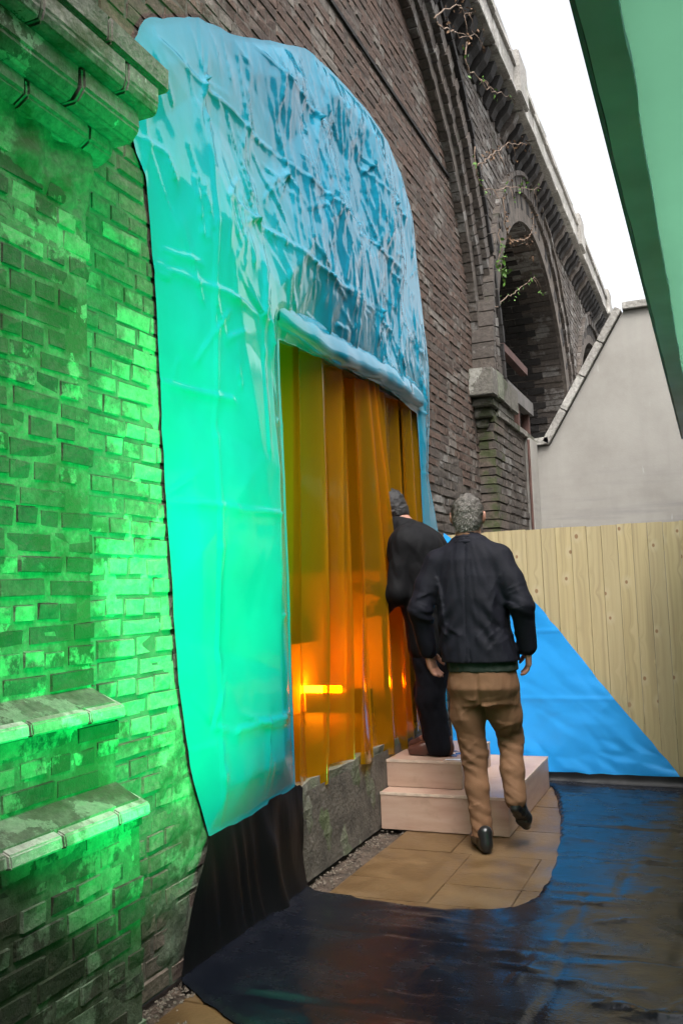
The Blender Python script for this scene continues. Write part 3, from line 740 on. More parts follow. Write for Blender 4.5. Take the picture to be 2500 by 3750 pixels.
FY = 6.20
T2 = [(-1.76, 1.70), (-1.30, 1.33), (-1.12, 1.165), (-.95, .93), (-.72, .62), (-.50, .33), (-.295, .065), (-.7, .052), (-1.1, .058), (-1.76, .055)]
def t2_field(P):
    h = .012 * lin_noise(P * 2.3, 77, .2) + .004 * np.abs(lin_noise(np.stack([(P[:, 0] + P[:, 1]) * 6, (P[:, 1] - P[:, 0]) * 2], 1), 78, .4))
    h += .012 * np.exp(-np.abs(P[:, 1] - .55) / .008) * .4 + .004 * np.exp(-np.abs(P[:, 1] - 1.0) / .008)
    low = np.exp(-P[:, 1] / .35)
    h += low * .016 * np.abs(lin_noise(np.stack([(P[:, 0] * .8 + P[:, 1] * 1.1) * 5, (P[:, 1] - P[:, 0] * .4) * 6], 1), 79, .5))
    return h
t2 = empty('blue_tarpaulin', 'flat bright blue tarpaulin cut on a diagonal against the pine fence', 'tarpaulin', (-1.1, FY - .02, .05))
build_tarp('sheet', T2, [], lambda P, h: np.stack([P[:, 0], FY - .012 - np.maximum(h, .001), P[:, 1]], 1), .012, t2_field, M['tarp2'], t2, base=.008)

# black polythene over the yard, its skirt up the wall and upturn at the fence
bs = empty('black_sheet', 'black polythene sheet spread over the yard and up the wall foot', 'plastic sheet', (-.6, 3.6, 0))
PATCH = [(-1.82, 3.72), (-1.66, 3.70), (-1.52, 3.695), (-1.36, 3.675), (-1.145, 3.66), (-.93, 3.715), (-.84, 3.78), (-.785, 3.91), (-.773, 4.14), (-.795, 4.47), (-.845, 4.90), (-.945, 5.49), (-1.04, 5.91), (-1.08, 6.05), (-1.82, 6.05)]
FLOOR = [(-1.77, 2.72), (-1.46, 2.535), (-.95, 2.26), (-.4, 1.8), (1.5, 1.2), (1.5, FY - .02), (-1.815, FY - .02), (-1.815, 6.05), (-1.08, 6.05), (-1.04, 5.91), (-.945, 5.49), (-.845, 4.90), (-.795, 4.47), (-.773, 4.14), (-.785, 3.91), (-.84, 3.78), (-.93, 3.715), (-1.145, 3.66), (-1.36, 3.675), (-1.52, 3.695), (-1.66, 3.70), (-1.77, 3.73)]
def fl_field(P):
    g = np.random.default_rng(17); h = .010 * lin_noise(P * np.array([1.7, 2.1]), 91) + .003 * lin_noise(P * np.array([5.0, 7.0]), 92); S = []
    for k in range(230):
        c = np.array([g.uniform(-1.7, .6), g.uniform(2.2, 6.0)]); t = g.normal() * .22 if g.random() < .75 else g.uniform(0, 3.1); L = g.uniform(.06, .40); d = np.array([math.cos(t), math.sin(t)]) * L / 2
        b = .4 + .8 / (1 + math.exp(-(c[0] + .8) * 5)); S.append((*(c - d), *(c + d), b * g.uniform(.003, .011), b * g.uniform(0, .008), g.uniform(.006, .014)))
    for y0 in (2.72, 3.35, 3.97, 4.5, 5.1): S.append((-1.8, y0 - .03, 1.5, y0 + .03, -.007, -.007, .008))
    for (x0, a, b_) in ((-.62, 3.35, 3.97), (-.22, 3.35, 3.97), (-.48, 3.97, 4.5), (-.60, 2.7, 3.35), (-.15, 2.7, 3.35), (-.3, 4.5, 5.1)): S.append((x0, a, x0 + .02, b_, -.007, -.007, .008))
    return h + ridges(P, S)
def fl_plane(P, h): return np.stack([P[:, 0], P[:, 1], np.maximum(h, .004)], 1)
P, Q, rim = sheet_grid(wobble(FLOOR, 6, .006, 5), [], .018); h = .014 + fl_field(P)
h = np.where(rim, .006, h); h += .035 * np.exp(-np.clip(P[:, 0] + 1.79, 0, 9) / .035)
obj('floor_sheet', mesh_from('floor_sheet', fl_plane(P, h), Q, M['sheet'], True), bs)
SK = [(2.70, 0.004), (2.74, .06), (2.86, .30), (2.965, .455), (3.28, .455), (3.55, .455), (3.68, .47), (3.765, .44), (3.745, .2), (3.73, .004)]
def sk_field(P):
    y, z = P[:, 0], P[:, 1]
    return np.clip((.47 - z) / .2, 0, 1) * .018 * np.abs(lin_noise(np.stack([y * 7 + z * .6, z * 1.6], 1), 61, .4)) + .03 * np.exp(-z / .07) + .006 * smooth_noise(P * 6, 62) + np.clip((.47 - z) / .2, 0, 1) * .02 * np.exp(-((y - 3.4 + .3 * (z - .3)) / .05) ** 2)
build_tarp('wall_skirt', SK, [], lambda P, h: np.stack([XW + .008 + np.maximum(h, .004), P[:, 0], P[:, 1]], 1), .014, sk_field, M['skirt'], bs, base=.010)
UP = [(-1.79, .003), (1.5, .003), (1.5, .10), (.2, .085), (-.28, .075), (-.7, .068), (-1.1, .075), (-1.79, .075)]
build_tarp('fence_upturn', UP, [], lambda P, h: np.stack([P[:, 0], FY - .03 - np.maximum(h, .001) - .05 * np.exp(-P[:, 1] / .02), P[:, 1]], 1), .014, lambda P: .006 * smooth_noise(P * 9, 5), M['skirt'], bs, base=.004)

# dirt and pebbles along the wall foot
mb = MB()
for k in range(520):
    if k < 330: y = random.uniform(2.28, 2.78); x = -1.78 + abs(random.gauss(0, .045)) if y > 2.2 else -1.5; z0 = .0
    else: y = random.uniform(3.75, 4.8); x = -1.80 + abs(random.gauss(0, .06)); z0 = -.01
    if k < 120: y = random.uniform(2.0, 2.5); x = -1.64 + abs(random.gauss(0, .06))
    s_ = random.uniform(.003, .010)
    V = [(x + s_ * random.uniform(.6, 1.1) * dx, y + s_ * random.uniform(.6, 1.2) * dy, z0 + s_ * random.uniform(.4, .8) * dz) for dx, dy, dz in ((1, 0, 0), (-1, 0, 0), (0, 1, 0), (0, -1, 0), (0, 0, 1), (0, 0, -1))]
    mb.add(V, [(0, 2, 4), (2, 1, 4), (1, 3, 4), (3, 0, 4), (2, 0, 5), (1, 2, 5), (3, 1, 5), (0, 3, 5)])
o = mb.build('gravel', M['pebble']); tag(o, 'loose gravel and grit along the foot of the wall', 'gravel', kind='stuff')

# =================================================================== PVC CURTAINS
def strip(name, y0t, y1t, y0b, y1b, ztop, zb, xoff, folds, amp, ph, parent, bow=0.0, nu=110, nv=70, flare=1.0):
    V = []; Fc = []
    for j in range(nv + 1):
        v = j / nv
        for i in range(nu + 1):
            u = i / nu
            zbu = zb[0] + (zb[1] - zb[0]) * u + (zb[2] if len(zb) > 2 else 0) * math.sin(math.pi * u)
            z = ztop + (zbu - ztop) * v; e = v ** 1.15
            ya = y0t + (y0b - y0t) * e; yb = y1t + (y1b - y1t) * e
            a = amp * (.75 + .45 * flare * v); t = 2 * math.pi * folds * u + ph + .5 * math.sin(3 * v + ph) + .35 * math.sin(7.1 * u + 2.0 * v)
            y = ya + (yb - ya) * u + .62 * a * math.sin(2 * t + .6) * (1 - .3 * v)
            x = XW + xoff + a * math.sin(t) + bow * math.sin(math.pi * v) + .012 * math.sin(5 * v + 9 * u) * v
            V.append((x, y, z))
    for j in range(nv):
        for i in range(nu): a = j * (nu + 1) + i; Fc.append((a, a + 1, a + nu + 2, a + nu + 1))
    return obj(name, mesh_from(name, V, np.array(Fc), M['pvc'], True), parent)
c1 = empty('amber_curtain', 'wide amber plastic curtain hanging in folds left of the doorway gap', 'curtain', (-1.8, 4.4, 2.5))
strip('plastic_strip', 3.64, 4.10, 3.64, 3.98, 2.56, (.40, .34, -.02), -.060, 1.5, .028, .4, c1)
strip('plastic_strip', 3.95, 4.48, 3.78, 4.32, 2.56, (.36, .47, -.03), -.028, 1.8, .036, 1.9, c1)
strip('plastic_strip', 4.35, 4.80, 4.25, 4.72, 2.56, (.37, .40, .0), -.052, 1.7, .034, 3.1, c1)
strip('plastic_strip', 4.62, 5.02, 4.50, 5.34, 2.56, (.40, .36, -.01), -.015, 1.8, .034, .9, c1, bow=.02)
strip('plastic_strip', 4.86, 5.03, 5.02, 5.46, 2.56, (.37, .34, .0), -.005, 1.6, .024, 2.4, c1, bow=.03)
c2 = empty('amber_curtain', 'narrow amber plastic curtain hanging right of the doorway gap above the ducking person', 'curtain', (-1.8, 5.5, 2.5))
strip('plastic_strip', 5.14, 5.52, 5.22, 5.57, 2.56, (.42, .42), -.030, 1.6, .022, .0, c2)
strip('plastic_strip', 5.44, 5.80, 5.47, 5.80, 2.56, (.42, .42), .0, 2.0, .022, 1.4, c2)

# =================================================================== STEPS
st = empty('wooden_steps', 'two-tier pinkish plywood steps leading up to the amber curtain', 'steps', (-1.45, 5.3, 0))
mb = MB(); mb.box(-1.80, -1.09, 4.80, 6.02, 0.0, .20); lo = mb.build('lower_step', M['ply'], st, bevel=.003)
mb = MB(); mb.box(-1.805, -1.37, 4.935, 5.62, .2015, .352); hi = mb.build('upper_step', M['ply'], st, bevel=.003)
for (x0, x1, y0, y1, z0, z1, p) in ((-1.80, -1.09, 4.797, 4.802, .186, .2005, lo), (-1.805, -1.37, 4.932, 4.937, .338, .3525, hi), (-1.373, -1.3685, 4.935, 5.62, .338, .3525, hi), (-1.093, -1.0885, 4.80, 6.02, .186, .2005, lo)):
    mb = MB(); mb.box(x0, x1, y0, y1, z0, z1); mb.build('edge_strip', M['ply_edge'], p)
def puddle(cx, cy, z, rx, ry, seed, mat, name, parent):
    rr = random.Random(seed); n = 22; V = [(cx + rx * (1 + rr.uniform(-.25, .25)) * math.cos(6.283 * k / n), cy + ry * (1 + rr.uniform(-.25, .25)) * math.sin(6.283 * k / n), z) for k in range(n)]
    V2 = [(v[0], v[1], z - .0015) for v in V]; m_ = MB(); m_.add(V + V2, [tuple(range(n))] + [(k, (k + 1) % n, n + (k + 1) % n, n + k) for k in range(n)]); return m_.build(name, mat, parent)
for a in ((-1.62, 5.13, .055, .04), (-1.50, 5.10, .07, .045), (-1.55, 5.24, .09, .03), (-1.43, 5.18, .04, .035)):
    puddle(a[0], a[1], .3545, a[2], a[3], int(a[0] * -1000), M['wetmud'], 'muddy_footprint', hi)
mb = MB(); mb.add([(-1.47, 4.96, .355), (-1.385, 4.97, .355), (-1.388, 5.0, .356), (-1.474, 4.99, .355)], [(0, 1, 2, 3)]); o = mb.build('paper_scrap', M['paper']); tag(o, 'small white wet paper scrap on the upper wooden step', 'paper')

# =================================================================== FENCE
fe = empty('pine_fence', 'pale knotty pine board fence closing the end of the yard', 'fence', (0, FY, 0))
x = -1.78; i = 0
while x < 1.9:
    wd = random.uniform(.094, .104); e = random.uniform(0, .006); top = 1.685 + random.uniform(-.004, .005)
    mb = MB(); mb.box(x + .001, x + wd - .001, FY + e, FY + .02 + e, .0, top, .0008)
    mb.build('board', M['board'], fe, bevel=.0015); x += wd
for z in (.3, .95, 1.5):
    mb = MB(); mb.box(-1.78, 1.9, FY + .028, FY + .07, z, z + .08); mb.build('rail', M['board'], fe)

# =================================================================== GABLE HOUSE
GY = 9.32
gh = empty('gable_house', 'pale rendered house gable with sloping stone verge behind the pine fence', 'house', (0, GY, 0))
prof = [(-1.645, 0), (6, 0), (6, 4.02), (-.69, 4.02), (-1.49, 2.73), (-1.645, 2.73)]
mb = MB(); mb.prism(prof, 1, GY, GY + 5); mb.build('wall', M['render'], gh)
def slab_seg(a, b, th=.075, ov=.05):
    a = Vector((a[0], 0, a[1])); b = Vector((b[0], 0, b[1])); d = (b - a).normalized(); nrm = Vector((-d.z, 0, d.x)); m_ = MB()
    P = [a + d * .004, b - d * .004, b - d * .004 + nrm * th, a + d * .004 + nrm * th]
    m_.prism([(p.x, p.z) for p in P], 1, GY - ov, GY + 5); return m_
segs = [((-1.65, 2.735), (-1.485, 2.745))]
A_, B_ = Vector((-1.50, 2.735)), Vector((-.70, 4.03))
for k in range(4): segs.append((A_.lerp(B_, k / 4), A_.lerp(B_, (k + 1) / 4)))
segs += [((-.70, 4.025), (.4, 4.025)), ((.4, 4.025), (1.6, 4.025)), ((1.6, 4.025), (6.0, 4.025))]
for a, b in segs: slab_seg(a, b).build('coping_stone', M['coping'], gh, bevel=.006)

# =================================================================== GREEN CANOPY on the right
CZ = 2.15
cn = empty('canopy', 'green canopy overhead with a grey edge beam along the right side', 'canopy', (1.0, 3.5, 0))
mb = MB(); mb.add([(-.075, -4, CZ + .01), (1.25, -4, CZ + .01), (1.25, 5.75, CZ + .01), (-.075, 5.75, CZ + .01)], [(0, 1, 2, 3)]); mb.build('soffit', M['canopy'], cn)
mb = MB(); n = 160
for k in range(n):
    y0 = -4 + 9.75 * k / n; y1 = -4 + 9.75 * (k + 1) / n
    def ex(y): return -.131 + .0008 * math.sin(y * 9) + .0007 * math.sin(y * 23 + 1)
    def ix(y): return -.074 + .0008 * math.sin(y * 13) + (.003 if math.sin(y * 5.1) > .93 else 0)
    mb.add([(ex(y0), y0, CZ - .012), (ex(y1), y1, CZ - .012), (ix(y1), y1, CZ - .012), (ix(y0), y0, CZ - .012), (ex(y0), y0, CZ + .12), (ex(y1), y1, CZ + .12), (ix(y1), y1, CZ + .12), (ix(y0), y0, CZ + .12)],
           [(0, 1, 2, 3), (0, 4, 5, 1), (3, 2, 6, 7), (4, 7, 6, 5)])
mb.build('edge_beam', M['beam'], cn)
mb = MB(); mb.box(-.142, -.133, -4.0, 5.75, CZ - .004, CZ + .13, .001); mb.build('gutter_lip', M['beam_lip'], cn)
mb = MB(); mb.box(-1.66, 1.255, -7.0, .35, 3.2, 3.35); mb.build('added_sky_blocker', M['dark'], cn)  # unseen slab behind the viewer, added to keep sky light off the pier
mb = MB(); mb.box(1.26, 1.6, -7.0, 9.2, 0, 5.4); mb.build('added_shade_wall', M['grey_brick'], cn)  # unseen tall wall, added to cut the sky light reaching the yard
for y in (-3.9, 1.0, 5.7):
    mb = MB(); mb.box(1.15, 1.25, y - .05, y + .05, 0, CZ); mb.build('post', M['beam'], cn)

# =================================================================== GREEN FLOODLIGHT (stands on the yard, just out of frame)
FLP = Vector((.85, 2.1, .25)); FLT = Vector((-1.8, 2.62, 1.58))
fl = empty('floodlight', 'green floodlight on the yard floor shining up at the left brick pier', 'lamp', (FLP.x, FLP.y, 0))
dirv = (FLT - FLP).normalized()
def oriented_box(cn_, d, hx, hy, hz):
    q = d.to_track_quat('Y', 'Z').to_matrix(); m_ = MB(); V = [Vector((sx * hx, sy * hy, sz * hz)) for sx in (-1, 1) for sy in (-1, 1) for sz in (-1, 1)]
    m_.add([cn_ + q @ v for v in V], [(0, 1, 3, 2), (4, 6, 7, 5), (0, 4, 5, 1), (2, 3, 7, 6), (0, 2, 6, 4), (1, 5, 7, 3)]); return m_
oriented_box(FLP - dirv * .07, dirv, .11, .03, .08).build('housing', M['black_metal'], fl, bevel=.008)
oriented_box(FLP - dirv * .037, dirv, .095, .002, .065).build('lens', M['green_led'], fl)
mb = MB(); mb.tube([(FLP.x - .12, FLP.y, .0), (FLP.x - .12, FLP.y, .2)], .012, 6); mb.tube([(FLP.x + .12, FLP.y, .0), (FLP.x + .12, FLP.y, .2)], .012, 6); mb.box(FLP.x - .13, FLP.x + .13, FLP.y - .04, FLP.y + .04, 0, .012); mb.build('bracket', M['black_metal'], fl)
spt = bpy.data.lights.new('flood', 'SPOT'); spt.energy = 780; spt.color = (.004, 1.0, .20); spt.spot_size = R(56); spt.spot_blend = .8; spt.shadow_soft_size = .07
spo = bpy.data.objects.new('flood', spt); link(spo, fl); spo.location = FLP - dirv * .03 - Vector(fl.location); spo.rotation_euler = (-dirv).to_track_quat('Z', 'Y').to_euler()
# =================================================================== PEOPLE
class SDF:
    """a smooth union of limbs on a grid, polygonised with surface nets: one continuous surface"""
    def __init__(s, lo, hi, h):
        s.lo = np.array(lo, float); s.h = h; s.n = (np.ceil((np.array(hi) - s.lo) / h).astype(int) + 1)
        s.D = np.full(s.n, 1.0, np.float32)
        s.ax = [s.lo[i] + np.arange(s.n[i]) * h for i in range(3)]
    def sub(s, lo, hi, m):
        sl = []
        for i in range(3):
            a = max(0, int((lo[i] - m - s.lo[i]) / s.h)); b = min(s.n[i], int((hi[i] + m - s.lo[i]) / s.h) + 2); sl.append(slice(a, max(a, b)))
        X = np.meshgrid(s.ax[0][sl[0]], s.ax[1][sl[1]], s.ax[2][sl[2]], indexing='ij', sparse=True); return tuple(sl), X
    def join(s, sl, d, k, op='u'):
        D = s.D[sl]; d = d.astype(np.float32)
        if op == 'cut': D2 = np.maximum(D, -d)
        elif k <= 0: D2 = np.minimum(D, d)
        else:
            hh = np.clip(.5 + .5 * (D - d) / k, 0, 1); D2 = D * (1 - hh) + d * hh - k * hh * (1 - hh)
        s.D[sl] = D2
    def cone(s, a, b, r1, r2, k=.02, op='u', flat=None):
        a = np.array(a, float); b = np.array(b, float); r = max(r1, r2); m = r + .05
        sl, X = s.sub(np.minimum(a, b), np.maximum(a, b), m); d = b - a; L = max(d @ d, 1e-9)
        t = np.clip(((X[0] - a[0]) * d[0] + (X[1] - a[1]) * d[1] + (X[2] - a[2]) * d[2]) / L, 0, 1)
        e = np.sqrt((X[0] - a[0] - t * d[0]) ** 2 + (X[1] - a[1] - t * d[1]) ** 2 + (X[2] - a[2] - t * d[2]) ** 2)
        s.join(sl, e - (r1 + (r2 - r1) * t), k, op)
    def chain(s, pts, rad, k=.02):
        for i in range(len(pts) - 1): s.cone(pts[i], pts[i + 1], rad[i], rad[i + 1], k)
    def ell(s, c, r, k=.02, op='u', rot=None):
        c = np.array(c, float); r = np.array(r, float); R_ = r.max(); sl, X = s.sub(c - R_, c + R_, .05)
        p = [X[0] - c[0], X[1] - c[1], X[2] - c[2]]
        if rot is not None:
            m = np.array(rot.to_matrix().transposed()); p = [m[i, 0] * p[0] + m[i, 1] * p[1] + m[i, 2] * p[2] for i in range(3)]
        k0 = np.sqrt((p[0] / r[0]) ** 2 + (p[1] / r[1]) ** 2 + (p[2] / r[2]) ** 2)
        s.join(sl, (k0 - 1) * r.min() if op == 'u' else (k0 - 1) * r.min(), k, op)
    def stack(s, keys, k=.03, power=2.3):
        """keys: (z, cx, cy, half width, half depth) from low to high"""
        K = np.array(keys); z = s.ax[2]
        c = [np.interp(z, K[:, 0], K[:, i]) for i in range(1, 5)]
        X, Y = s.ax[0][:, None, None], s.ax[1][None, :, None]; sh = lambda v: v[None, None, :]
        q = (np.abs((X - sh(c[0])) / sh(c[2])) ** power + np.abs((Y - sh(c[1])) / sh(c[3])) ** power) ** (1 / power)
        d = (q - 1) * np.minimum(sh(c[2]), sh(c[3])); d = np.maximum(d, np.maximum(sh(K[0, 0] - z), sh(z - K[-1, 0])))
        s.join((slice(None),) * 3, d, k)
    def disp(s, f):
        X = np.meshgrid(*s.ax, indexing='ij'); m = np.abs(s.D) < .05
        P = np.stack([a[m] for a in X], 1); s.D[m] += f(P).astype(np.float32)
    def clip_below(s, z): s.D = np.maximum(s.D, (z - s.ax[2])[None, None, :]).astype(np.float32)
    def clip(s, f):
        X = np.meshgrid(*s.ax, indexing='ij', sparse=True); s.D = np.maximum(s.D, f(*X)).astype(np.float32)
    def mesh(s, name, mat, relax=1):
        D = np.pad(s.D, 1, constant_values=1.0); n = D.shape; neg = D < 0
        mx = [n[i] - 1 for i in range(3)]
        corners = [(i, j, k) for i in (0, 1) for j in (0, 1) for k in (0, 1)]
        cn_ = sum(neg[i:i + mx[0], j:j + mx[1], k:k + mx[2]].astype(np.int8) for i, j, k in corners)
        act = (cn_ > 0) & (cn_ < 8); idx = np.full(act.shape, -1, np.int64); A = np.argwhere(act); idx[act] = np.arange(len(A))
        acc = np.zeros((len(A), 3)); cnt = np.zeros(len(A))
        for e in range(3):
            o = [q for q in range(3) if q != e]
            for u in (0, 1):
                for v in (0, 1):
                    c0 = [0, 0, 0]; c0[o[0]] = u; c0[o[1]] = v; c1 = list(c0); c1[e] = 1
                    d0 = D[A[:, 0] + c0[0], A[:, 1] + c0[1], A[:, 2] + c0[2]]; d1 = D[A[:, 0] + c1[0], A[:, 1] + c1[1], A[:, 2] + c1[2]]
                    x = (d0 < 0) != (d1 < 0); t = np.where(x, d0 / np.where(x, d0 - d1, 1), 0)
                    p = np.zeros((len(A), 3)); p[:] = c0; p[:, e] += t; acc[x] += p[x]; cnt[x] += 1
        V = (A + acc / cnt[:, None] - 1) * s.h + s.lo
        F = []
        for e in range(3):
            o = [q for q in range(3) if q != e]; sa = [slice(None)] * 3; sb = [slice(None)] * 3; sa[e] = slice(0, n[e] - 1); sb[e] = slice(1, n[e])
            x = neg[tuple(sa)] != neg[tuple(sb)]; E = np.argwhere(x); E = E[(E[:, o[0]] > 0) & (E[:, o[1]] > 0) & (E[:, o[0]] < n[o[0]] - 1) & (E[:, o[1]] < n[o[1]] - 1)]
            inside = neg[E[:, 0], E[:, 1], E[:, 2]]
            q = []
            for u, v in ((1, 1), (0, 1), (0, 0), (1, 0)):
                c = E.copy(); c[:, o[0]] -= u; c[:, o[1]] -= v; q.append(idx[c[:, 0], c[:, 1], c[:, 2]])
            q = np.stack(q, 1); flip = inside if e != 1 else ~inside
            q[~flip] = q[~flip][:, ::-1]; F.append(q)
        F = np.concatenate(F); F = F[(F >= 0).all(1)]
        for _ in range(relax):
            S = np.zeros_like(V); C = np.zeros(len(V))
            for a, b in ((0, 1), (1, 2), (2, 3), (3, 0)):
                np.add.at(S, F[:, a], V[F[:, b]]); np.add.at(S, F[:, b], V[F[:, a]]); np.add.at(C, F[:, a], 1); np.add.at(C, F[:, b], 1)
            V = V * .5 + .5 * S / np.maximum(C, 1)[:, None]
        return mesh_from(name, V, F, mat, True)

def hand(s, wrist, d, side, palm_n, curl=.5, k=.006):
    """palm and five bent fingers rooted in the palm; d points from wrist to knuckles, side towards the thumb"""
    w_ = Vector(wrist); d = Vector(d).normalized(); side = Vector(side); side = (side - d * side.dot(d)).normalized(); pn = Vector(palm_n); pn = (pn - d * pn.dot(d) - side * pn.dot(side)).normalized()
    for q in (-.026, -.009, .009, .026): s.cone(w_ + d * .012 + side * q * .7, w_ + d * .085 + side * q, .016, .0125, .012)
    for q, L in ((.027, .070), (.009, .080), (-.009, .074), (-.026, .058)):
        p = w_ + d * .085 + side * q; a = 0.0; dd = d.copy()
        for seg, (l, r0, r1) in enumerate(((.42, .0098, .0092), (.33, .0092, .0085), (.25, .0085, .007))):
            a += curl * (.55 + .25 * seg); dd = d * math.cos(a) + pn * math.sin(a); e = p + dd * (L * l); s.cone(p, e, r0, r1, k); p = e
    p = w_ + d * .03 + side * .028; t1 = p + (d * .7 + side * .65 + pn * .3) * .035; t2 = t1 + (d * .9 + side * .2 + pn * .45) * .030; t3 = t2 + (d * .85 + pn * .6) * .022
    s.chain([p, t1, t2, t3], [.016, .0125, .0105, .0085], k)

def head(s, c, fwd, yaw_tilt=0.0, sc=1.0):
    """skull, jaw, nose, brow, lips, ears; fwd is the facing direction"""
    c = Vector(c); f = Vector(fwd).normalized(); r = f.cross(Vector((0, 0, 1))).normalized(); u = r.cross(f)
    rot = Matrix((r, f, u)).transposed().to_quaternion()
    P = lambda x, y, z: c + (r * x + f * y + u * z) * sc
    s.ell(P(0, -.008, .018), (.076 * sc, .096 * sc, .098 * sc), .01, rot=rot)
    s.ell(P(0, .022, -.045), (.058 * sc, .070 * sc, .072 * sc), .03, rot=rot)
    s.cone(P(0, .075, -.092), P(0, .07, -.088), .022 * sc, .022 * sc, .03)
    s.chain([P(0, .088, .012), P(0, .108, -.022), P(0, .112, -.03)], [.009, .013, .011], .012)
    for q in (-1, 1):
        s.cone(P(q * .045, .078, .026), P(q * .012, .09, .028), .010, .010, .015)
        s.ell(P(q * .031, .094, .006), (.014, .012, .009), 0, 'cut', rot)
        s.ell(P(q * .031, .080, .006), (.012, .012, .012), .002, rot=rot)
        s.ell(P(q * .080, -.008, -.005), (.010 * sc, .020 * sc, .033 * sc), .008, rot=rot)
        s.ell(P(q * .090, -.016, .004), (.006, .016, .026), .006, rot=rot)
    s.cone(P(-.02, .088, -.058), P(.02, .088, -.058), .008, .008, .008)
    return P, rot
def cloth(seed, amp, sx=7.0, sz=11.0, shear=.6):
    def f(P):
        a = np.arctan2(P[:, 1] - P[:, 1].mean(), P[:, 0] - P[:, 0].mean()) * .22
        q = np.stack([(a + P[:, 0] * .7) * sx * 1.6 + shear * P[:, 2] * sx, P[:, 2] * sz * .45 - shear * P[:, 0] * sx * .5], 1)
        q2 = np.stack([(a + P[:, 0] * .7) * sx * 3.4 - shear * P[:, 2] * sx * 2, P[:, 2] * sz + shear * P[:, 0] * sx * 2], 1)
        return amp * (-.9 * np.abs(lin_noise(q + 50, seed, .3)) + .35 * np.abs(lin_noise(q2 + 50, seed + 1, .3)))
    return f
def shoe(heel, toe, z, mat, name, parent, tip=0.0, sole=True):
    """heel, toe: ground points (x,y,z); a low leather shoe with heel block and welt"""
    h = np.array(heel, float); t = np.array(toe, float); d = (t - h) / np.linalg.norm(t - h); up = np.array([0, 0, 1.0]); up = up - d * (up @ d); up /= np.linalg.norm(up); r = np.cross(d, up); L = np.linalg.norm(t - h)
    q = lambda a, b, c: h + d * a * L + r * b + up * c
    lo = np.minimum(h, t) - .09; hi = np.maximum(h, t) + .14; s = SDF(lo, hi, .0055)
    s.chain([q(.10, 0, .034), q(.35, 0, .034), q(.68, .003, .034), q(.90, .0, .028)], [.031, .032, .039, .026], .012)
    s.cone(q(.10, 0, .06), q(.14, 0, .095), .030, .033, .02); s.cone(q(.18, 0, .09), q(.62, 0, .045), .033, .030, .02)
    X = np.meshgrid(*s.ax, indexing='ij', sparse=True)
    hh = (X[0] - h[0]) * up[0] + (X[1] - h[1]) * up[1] + (X[2] - h[2]) * up[2]; al = ((X[0] - h[0]) * d[0] + (X[1] - h[1]) * d[1] + (X[2] - h[2]) * d[2]) / L
    s.D = s.D - (.004 * (hh < .012)).astype(np.float32)
    s.D = np.maximum(s.D, np.where((al > .34) & (al < .56), .010, .0) - hh).astype(np.float32)
    return obj(name, s.mesh(name, mat), parent)

def creases(f, segs, back=None):
    """sharp pulls in the cloth, drawn as straight ridges on the x-z outline of the figure"""
    def g_(P):
        d = f(P); r_ = ridges(P[:, [0, 2]], segs)
        return d - (r_ if back is None else np.where(P[:, 1] < back, r_, 0))
    return g_
# ---- the man stepping up: navy jacket, tan trousers
X0, Y0 = -1.165, 4.56
man = empty('person', 'grey-haired man from behind in dark jacket and tan trousers stepping towards the steps', 'person', (X0, Y0, 0))
HC = Vector((-1.188, 4.645, 1.672)); HF = Vector((-.12, 1, -.10))
b = SDF((-1.60, 4.30, .05), (-.78, 4.90, 1.82), .0065)
Pm, rotm = head(b, HC, HF)
b.chain([(-1.182, 4.60, 1.50), (-1.186, 4.615, 1.56), tuple(Pm(0, -.02, -.06))], [.066, .060, .058], .03)
b.stack([(.80, X0 + .03, 4.56, .13, .10), (.95, X0 + .02, 4.56, .14, .095), (1.2, X0, 4.565, .14, .09), (1.40, X0, 4.58, .145, .085), (1.50, X0 - .01, 4.59, .09, .07)], .04)
RA = [(-1.025, 4.575, 1.445), (-.905, 4.52, 1.205), (-.900, 4.585, 1.0)]; LA = [(-1.345, 4.575, 1.435), (-1.435, 4.52, 1.20), (-1.425, 4.60, .985)]
b.chain(RA, [.045, .036, .024], .03); b.chain(LA, [.045, .036, .024], .03)
hand(b, RA[2], (-.05, .25, -1), (-.3, 1, .1), (-1, -.2, 0), .45); hand(b, LA[2], (.14, .28, -1), (.25, 1, .1), (1, -.2, 0), .45)
LL = [(-1.225, 4.565, .86), (-1.205, 4.60, .47), (-1.165, 4.545, .10)]; RL = [(-1.055, 4.57, .86), (-1.035, 4.70, .535), (-.998, 4.575, .235)]
b.chain(LL, [.075, .048, .034], .03); b.chain(RL, [.075, .048, .034], .03)
b.chain([LL[2], (-1.19, 4.60, .08)], [.034, .03], .02); b.chain([RL[2], (-.997, 4.63, .20)], [.034, .028], .02)
body = obj('body', b.mesh('body', M['skin']), man)
# hair
hsd = SDF(HC - Vector((.14, .15, .16)), HC + Vector((.14, .15, .16)), .005)
hsd.ell(Pm(0, -.014, .022), (.0835, .101, .103), .01, rot=rotm); hsd.ell(Pm(0, -.055, -.045), (.062, .050, .060), .03, rot=rotm)
fv, uv = Vector(HF).normalized(), rotm @ Vector((0, 0, 1))
def hair_cut(x, y, z):
    px, py, pz = x - HC.x, y - HC.y, z - HC.z; f_ = px * fv.x + py * fv.y + pz * fv.z; u_ = px * uv.x + py * uv.y + pz * uv.z
    return np.maximum(-.088 - u_, f_ - .012 - np.clip(u_ - .01, 0, .2) * .8)
hsd.clip(hair_cut); hsd.disp(lambda P: .003 * smooth_noise(P[:, [0, 2]] * 90, 3) + .002 * smooth_noise(P[:, [1, 2]] * 130, 4))
ho = obj('hair', hsd.mesh('hair', M['hair']), man)
hm = ho.data; mb = MB(); rr = random.Random(4)
